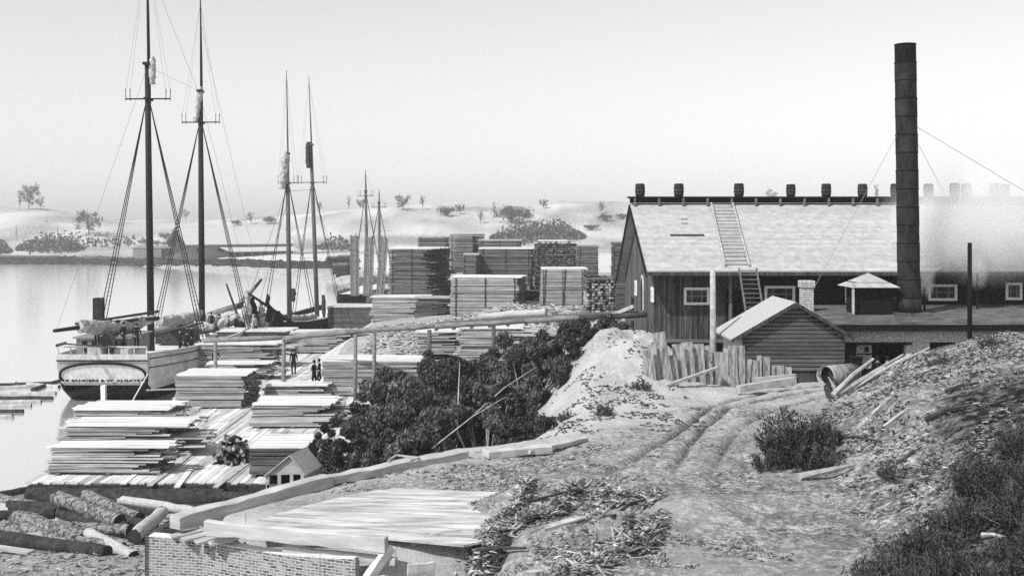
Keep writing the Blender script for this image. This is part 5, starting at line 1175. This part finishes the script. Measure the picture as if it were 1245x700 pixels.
q = MB(); c_ = P(184,309,352); q.box((c_.x,352,wz(309,352)),(4.6,4,2.2)); lt = q.build('lean_to_wall','farwall',fm); q = MB(); q.prism([(c_.x-5,347.8,wz(301,350)),(c_.x+9,347.8,wz(301,350)),(c_.x+9,356,wz(298.5,350)),(c_.x-5,356,wz(298.5,350))],(0,0,-.2)); q.build('lean_to_roof','farwall',fm)
q = MB(); q.prism([fp(-6,2,z0+.5),fp(-.2,W_,z0+.5),fp(-.2,W_,ze-2),fp(-6,4,z0+1.5)],(ux*.3,uy*.3,0)); q.build('log_slide','lumber_dark',fm)
# ------------------------------------------------------------ chips and slabs
def scatter(n, fx, seed, lx=(.06,.3), w=(.02,.07), t=(.01,.03), lift=.01, tilt=.25, m='chips', name='bark_chips', label=None, ang=None):
    g = np.random.default_rng(seed); X_, Y_ = fx(g, n); Z_ = H(X_, Y_)
    S = np.stack([g.uniform(*lx,len(X_)),g.uniform(*w,len(X_)),g.uniform(*t,len(X_))],1); A = g.uniform(0,3.14,len(X_)) if ang is None else g.normal(*ang,len(X_))
    V, Q = boxes_np(np.stack([X_,Y_,Z_+lift+S[:,2]*.3],1), S, A, g.normal(0,tilt,len(X_))); o = np_mesh(name, V, Q, m, kind='stuff')
    return tag(o, label, 'debris')
def roadside(g, n):
    Y = 23+g.random(n)**1.4*17; X = g.uniform(-.36,.40,n)*Y; d = sdist(X, Y, EDGE); dkp = (Y > 26.4)&(Y < 29.4)&(X > -7.2)&(X < -1.6+ (29.4-Y)*.2)
    k = (d > .3)&(~dkp)&((vnoise(X*1.3,Y*1.3,5)+.35*g.random(n)+.2*np.clip(1-X/2.0,-1.6,.6)) > .74)&~((np.hypot((X-3.6)/1.8,(Y-26.6)/1.2) < 1)); return X[k], Y[k]
scatter(30000, roadside, 1, lx=(.03,.15), w=(.012,.045), label='bark and shavings strewn over the road', tilt=.15)
def ridge(pA, pB, sw):
    A = G(*pA, 5.25); B = G(*pB, 5.25)
    def f(g, n):
        t = g.random(n); o_ = g.normal(size=n)*sw*(.5+vnoise(t*9, t*0+pA[0], 2)); q = np.array([A.x, A.y])[None]*(1-t)[:,None]+np.array([B.x, B.y])[None]*t[:,None]; return q[:,0]+o_*.3, q[:,1]+o_
    return f
HS = dict(lx=(.12,.65), w=(.025,.08), t=(.012,.035), lift=.05, tilt=.3, name='slab_heap')
scatter(1000, ridge((585,650),(700,602),.35), 2, label='left part of the upper heap of broken slabs', ang=(.6,.7), **HS)
scatter(1000, ridge((690,604),(800,600),.28), 22, label='right part of the upper heap of broken slabs', ang=(.3,.8), **HS)
scatter(1250, ridge((655,692),(800,640),.5), 3, label='nearest heap of broken slabs at the bottom centre', ang=(.6,.9), **HS)
scatter(900, ridge((500,672),(600,664),.3), 4, label='spill of bark beside the pit timbering', **HS)
scatter(700, ridge((520,690),(620,650),.5), 24, label='dark bark strips below the end of the plank road', ang=(.6,.3), lx=(.15,.7), w=(.02,.06), m='driftdark', name='slab_heap')
scatter(800, ridge((560,664),(642,603),.22), 26, label='bark drifted over the right end of the plank road', **dict(HS, lift=.09))
def mound(g, n):
    Y = g.uniform(22,47.5,n); xb = np.interp(Y,[0,22,28,33,40,46,60],[7,8,9.3,9.2,11.6,14,15]); X = xb-.3+g.random(n)*10; k = (X < .5*Y+1)&((.6*vnoise(X*.7,Y*.7,8)+.4*vnoise(X*2.5,Y*2.5,18)+.35*g.random(n)) > .74); return X[k], Y[k]
scatter(14000, mound, 5, lx=(.04,.26), w=(.01,.04), tilt=.2, label='bark and splinters littering the right mound', ang=(.5,.6))
scatter(3500, mound, 15, lx=(.04,.2), w=(.03,.08), t=(.02,.06), tilt=.3, label='dark bark clods littering the right mound', m='driftdark', lift=.02)
def yard(g, n):
    Y = g.uniform(62,100,n); X = g.uniform(-12,8,n); return X, Y
scatter(2200, yard, 6, lx=(.3,1.6), w=(.08,.3), t=(.03,.1), lift=.05, tilt=.2, label='litter of slabs between the yard stacks', m='lumber')
def beach(g, n):
    Y = g.uniform(27,42,n); X = g.uniform(-.5,-.2,n)*Y; k = (sdist(X,Y,EDGE) < -1)|(Y < 60)&(X < -9.4); return X[k], Y[k]
scatter(1600, beach, 7, lx=(.05,.5), w=(.015,.05), tilt=.2, label='bark littering the beach under the log heap')
def bank(g, n):
    X = g.uniform(1,7.5,n); Y = g.uniform(38,53,n); k = vnoise(X*1.5,Y*1.5,12)+.3*g.random(n) > .72; return X[k], Y[k]
scatter(2600, bank, 8, lx=(.05,.3), w=(.02,.07), label='scattered dark twigs on the sand bank', m='driftdark')
# larger sticks
ST = [((1012,480),(1062,436),.11,'drift','long pale pole leaning on the mound beside the snag'),((1020,478),(1075,447),.14,'drift','thick bleached slab below the long pale pole'),((1028,480),(1105,450),.08,'drift','pale pole fanning right from the snag'),((1040,476),(1130,455),.07,'drift','lower pole fanning right over the mound'),((1035,470),(1090,440),.09,'drift','pale pole in the middle of the fan of slabs'),
 ((1045,468),(1098,432),.08,'drift','upper pole of the fan of slabs near the doorway'),((1100,441),(1148,446),.08,'driftdark','dark branch near the mound crest'),((1118,432),(1140,418),.09,'drift','short pale slab end on the mound crest'),((1122,438),(1132,420),.08,'drift','split stub standing on the mound crest'),
 ((972,583),(1037,571),.11,'drift','bleached plank lying at the foot of the right mound'),((984,560),(1012,547),.06,'drift','thin twig right of the roadside bush'),((1010,535),(1072,541),.05,'driftdark','dark twig across the mound flank'),((1090,565),(1120,548),.05,'driftdark','dark stick on the mound middle'),((1125,515),(1180,498),.09,'driftdark','curved dark branch high on the mound'),((1075,520),(1105,500),.06,'drift','pale stick slanting on the mound middle'),
 ((1150,480),(1190,470),.07,'driftdark','dark stick below the mound crest'),((1182,460),(1200,455),.16,'driftdark','dark chunk of wood on the upper right mound'),((1060,505),(1085,485),.05,'drift','pale twig right of the snag'),((1195,652),(1222,660),.06,'drift','white stick in the dark scrub'),
 ((662,645),(712,636),.09,'drift','short bleached plank on the sandy hump'),((745,640),(785,612),.045,'driftdark','dark curved stick above the nearest slab heap'),((640,612),(720,595),.04,'driftdark','long dark strip at the upper slab heap'),((590,668),(652,630),.03,'driftdark','dark strip of bark at the heap left side'),((570,690),(640,672),.05,'driftdark','dark strip at the bottom edge'),((725,598),(745,606),.05,'drift','pale chunk on the upper slab heap'),((640,697),(672,699),.05,'drift','short plank at the bottom edge of the nearest heap'),
 ((775,660),(800,640),.06,'drift','pale splinter right of the nearest heap'),((500,664),(560,650),.07,'drift','bark strip beside the road planks')]
for k_, (a, b_, r, m_, lb) in enumerate(ST):
    zA = zB = 5.3
    for _ in range(12): pa = G(*a, zA); zA = .5*zA+.5*hz(pa.x,pa.y); pb = G(*b_, zB); zB = .5*zB+.5*hz(pb.x,pb.y)
    pa = G(*a, zA); pb = G(*b_, zB); pa.z = hz(pa.x,pa.y)+r*.7; pb.z = hz(pb.x,pb.y)+r*.7+.08
    if k_ < 6: pa = P(*a, 44.4+.2*k_); pb = P(*b_, 45.4+.2*k_); pa.z = max(pa.z, hz(pa.x,pa.y)+.08); pb.z = max(pb.z, hz(pb.x,pb.y)+.15)
    q = MB(); mid = pa.lerp(pb,.5)+Vector((0,0,U(.0,.12))); q.tube([pa, mid, pb], [r,r*.85,r*.5], 6, wob=.2); tag(q.build('weathered_stick', m_), lb, 'stick', 'sticks and slabs lying about')
# snag
sg = thing('driftwood_snag', (14,46,5), 'dark split stump snag standing in front of the iron drum', 'stump')
Y = 45.2; q = MB(); q.tube([P(1016,508,Y), P(1014,490,Y), P(1006,470,Y), P(1010,462,Y)], [.26,.3,.16,.05], 8, wob=.3); q.tube([P(1014,492,Y), P(1022,505,Y-.5)], [.22,.12], 7, wob=.3); q.tube([P(1012,486,Y), P(1022,474,Y), P(1008,452,Y)], [.2,.1,.03], 7, wob=.2); q.build('stump_body', 'driftdark', sg, smooth=True)
q = MB(); q.tube([P(1022,500,Y-.35), P(1014,470,Y-.35), P(1007,458,Y-.3)], [.14,.08,.03], 6, wob=.2); q.build('pale_splinter', 'drift', sg)
# ------------------------------------------------------------ steam
def steam(name, pts, rad, dens, label, sc=.6):
    m, nt, b = new_mat('steam_vapour'); N = nt.nodes; L = nt.links; N.remove(b)
    v = N.new('ShaderNodeVolumePrincipled'); v.inputs['Color'].default_value = (.98,.98,.98,1); v.inputs['Anisotropy'].default_value = .0
    tc = N.new('ShaderNodeTexCoord'); nz = N.new('ShaderNodeTexNoise'); nz.inputs['Scale'].default_value = sc; nz.inputs['Detail'].default_value = 3; L.new(tc.outputs['Object'], nz.inputs['Vector'])
    # fade toward the edge: distance from the axis is baked as generated coordinate falloff
    g = N.new('ShaderNodeVectorMath'); g.operation = 'SUBTRACT'; g.inputs[1].default_value = (.5,.5,.5); L.new(tc.outputs['Generated'], g.inputs[0])
    ln = N.new('ShaderNodeVectorMath'); ln.operation = 'LENGTH'; L.new(g.outputs[0], ln.inputs[0])
    r1 = N.new('ShaderNodeMapRange'); r1.interpolation_type = 'SMOOTHSTEP'; L.new(ln.outputs['Value'], r1.inputs['Value'])
    for k, x in zip(('From Min','From Max','To Min','To Max'), (.1,.5,1,0)): r1.inputs[k].default_value = x
    r2 = N.new('ShaderNodeMapRange'); L.new(nz.outputs['Fac'], r2.inputs['Value'])
    for k, x in zip(('From Min','From Max','To Min','To Max'), (.3,.65,.15,1.2)): r2.inputs[k].default_value = x
    mm = N.new('ShaderNodeMath'); mm.operation = 'MULTIPLY'; L.new(r1.outputs[0], mm.inputs[0]); L.new(r2.outputs[0], mm.inputs[1])
    m2 = N.new('ShaderNodeMath'); m2.operation = 'MULTIPLY'; L.new(mm.outputs[0], m2.inputs[0]); m2.inputs[1].default_value = dens
    L.new(m2.outputs[0], v.inputs['Density']); L.new(v.outputs[0], N['Material Output'].inputs['Volume'])
    q = MB(); c, r = pts, rad; n = 12
    for i in range(1, n):
        t = math.pi*i/n
        for k in range(20): a = 2*math.pi*k/20; q.v.append((c[0]+r[0]*math.sin(t)*math.cos(a), c[1]+r[1]*math.sin(t)*math.sin(a), c[2]+r[2]*math.cos(t)))
    for i in range(n-2):
        for k in range(20): q.face((i*20+k,(i+1)*20+k,(i+1)*20+(k+1)%20,i*20+(k+1)%20))
    q.v += [(c[0],c[1],c[2]+r[2]),(c[0],c[1],c[2]-r[2])]; a = len(q.v)-2
    for k in range(20): q.face((k,(k+1)%20,a)); q.face(((n-2)*20+(k+1)%20,(n-2)*20+k,a+1))
    o = q.build(name, m, kind='stuff', smooth=True); tag(o, label, 'steam'); return o
steam('steam_plume', (wx(1126,57), 57, 9.6), (.55,.5,1.5), 3.0, 'narrow steam jet fanning up right beside the smokestack', 1.5)
steam('steam_plume', (wx(1195,60), 59.5, 12.6), (6.5,4.2,4.0), .85, 'broad steam bank veiling the right end of the mill roof', .35)
steam('steam_plume', (wx(1189,58), 58, 9.9), (.7,.6,1.2), 1.6, 'small steam puff right of the black post', 1.2)
steam('steam_plume', (wx(1143,58), 58, 11.5), (2.2,2,2.2), .5, 'rolling steam cloud between smokestack and black post', .6)
# haze
if HAZE:
    m, nt, b = new_mat('pale_haze'); nt.nodes.remove(b); v = nt.nodes.new('ShaderNodeVolumePrincipled'); v.inputs['Color'].default_value = (.95,.95,.95,1); v.inputs['Density'].default_value = HAZE
    nt.links.new(v.outputs[0], nt.nodes['Material Output'].inputs['Volume'])
    q = MB(); q.box((0,415,23),(1250,555,37)); tag(q.build('haze', m, kind='stuff'), 'thin pale haze over the river and dunes', 'haze')
# ------------------------------------------------------------ light, sky, camera
el, hx_, hy_ = R(48), -.74, -.67
S = Vector((hx_*math.cos(el), hy_*math.cos(el), math.sin(el))).normalized()
w = bpy.data.worlds.new('World'); SC.world = w; w.use_nodes = True; nt = w.node_tree; N = nt.nodes; L = nt.links
sky = N.new('ShaderNodeTexSky'); sky.sky_type = 'NISHITA'; sky.sun_disc = False; sky.sun_elevation = el; sky.sun_rotation = math.atan2(S.x, S.y); sky.dust_density = 0.6; sky.air_density = 1.4; sky.ozone_density = 1.0
sp = N.new('ShaderNodeSeparateColor'); cb = N.new('ShaderNodeCombineColor'); L.new(sky.outputs[0], sp.inputs[0])
# a blue-sensitive plate sees only the blue light of the sky
gb = N.new('ShaderNodeMath'); gb.operation = 'ADD'; L.new(sp.outputs['Blue'], gb.inputs[0]); L.new(sp.outputs['Green'], gb.inputs[1])
hf = N.new('ShaderNodeMath'); hf.operation = 'MULTIPLY'; hf.inputs[1].default_value = .5; L.new(gb.outputs[0], hf.inputs[0])
for k in range(3): L.new(hf.outputs[0], cb.inputs[k])
L.new(cb.outputs[0], N['Background'].inputs[0]); N['Background'].inputs[1].default_value = SKY
ld = bpy.data.lights.new('sun', 'SUN'); ld.energy = SUN; ld.angle = R(.5); ld.color = (1,1,1); lo = bpy.data.objects.new('sun', ld); COL.objects.link(lo)
lo.rotation_euler = (-S).to_track_quat('-Z', 'Y').to_euler(); lo.location = (-40,-20,60)
cd = bpy.data.cameras.new('camera'); co = bpy.data.objects.new('camera', cd); COL.objects.link(co); co.location = (0,0,CZ); co.rotation_euler = (R(90),0,0)
cd.sensor_width = 36; cd.lens = 36*F/1245; cd.shift_y = -(350-HY)/1245; cd.clip_end = 5000; cd.clip_start = .5; SC.camera = co
SC.view_settings.view_transform = 'Standard'; SC.view_settings.look = 'None'; SC.view_settings.exposure = EXP; SC.view_settings.gamma = 1
SC.cycles.max_bounces = 7; SC.cycles.diffuse_bounces = 3; SC.cycles.volume_bounces = 5; SC.cycles.use_denoising = DN; SC.cycles.volume_step_rate = 4; SC.cycles.volume_max_steps = 48; SC.cycles.transparent_max_bounces = 6
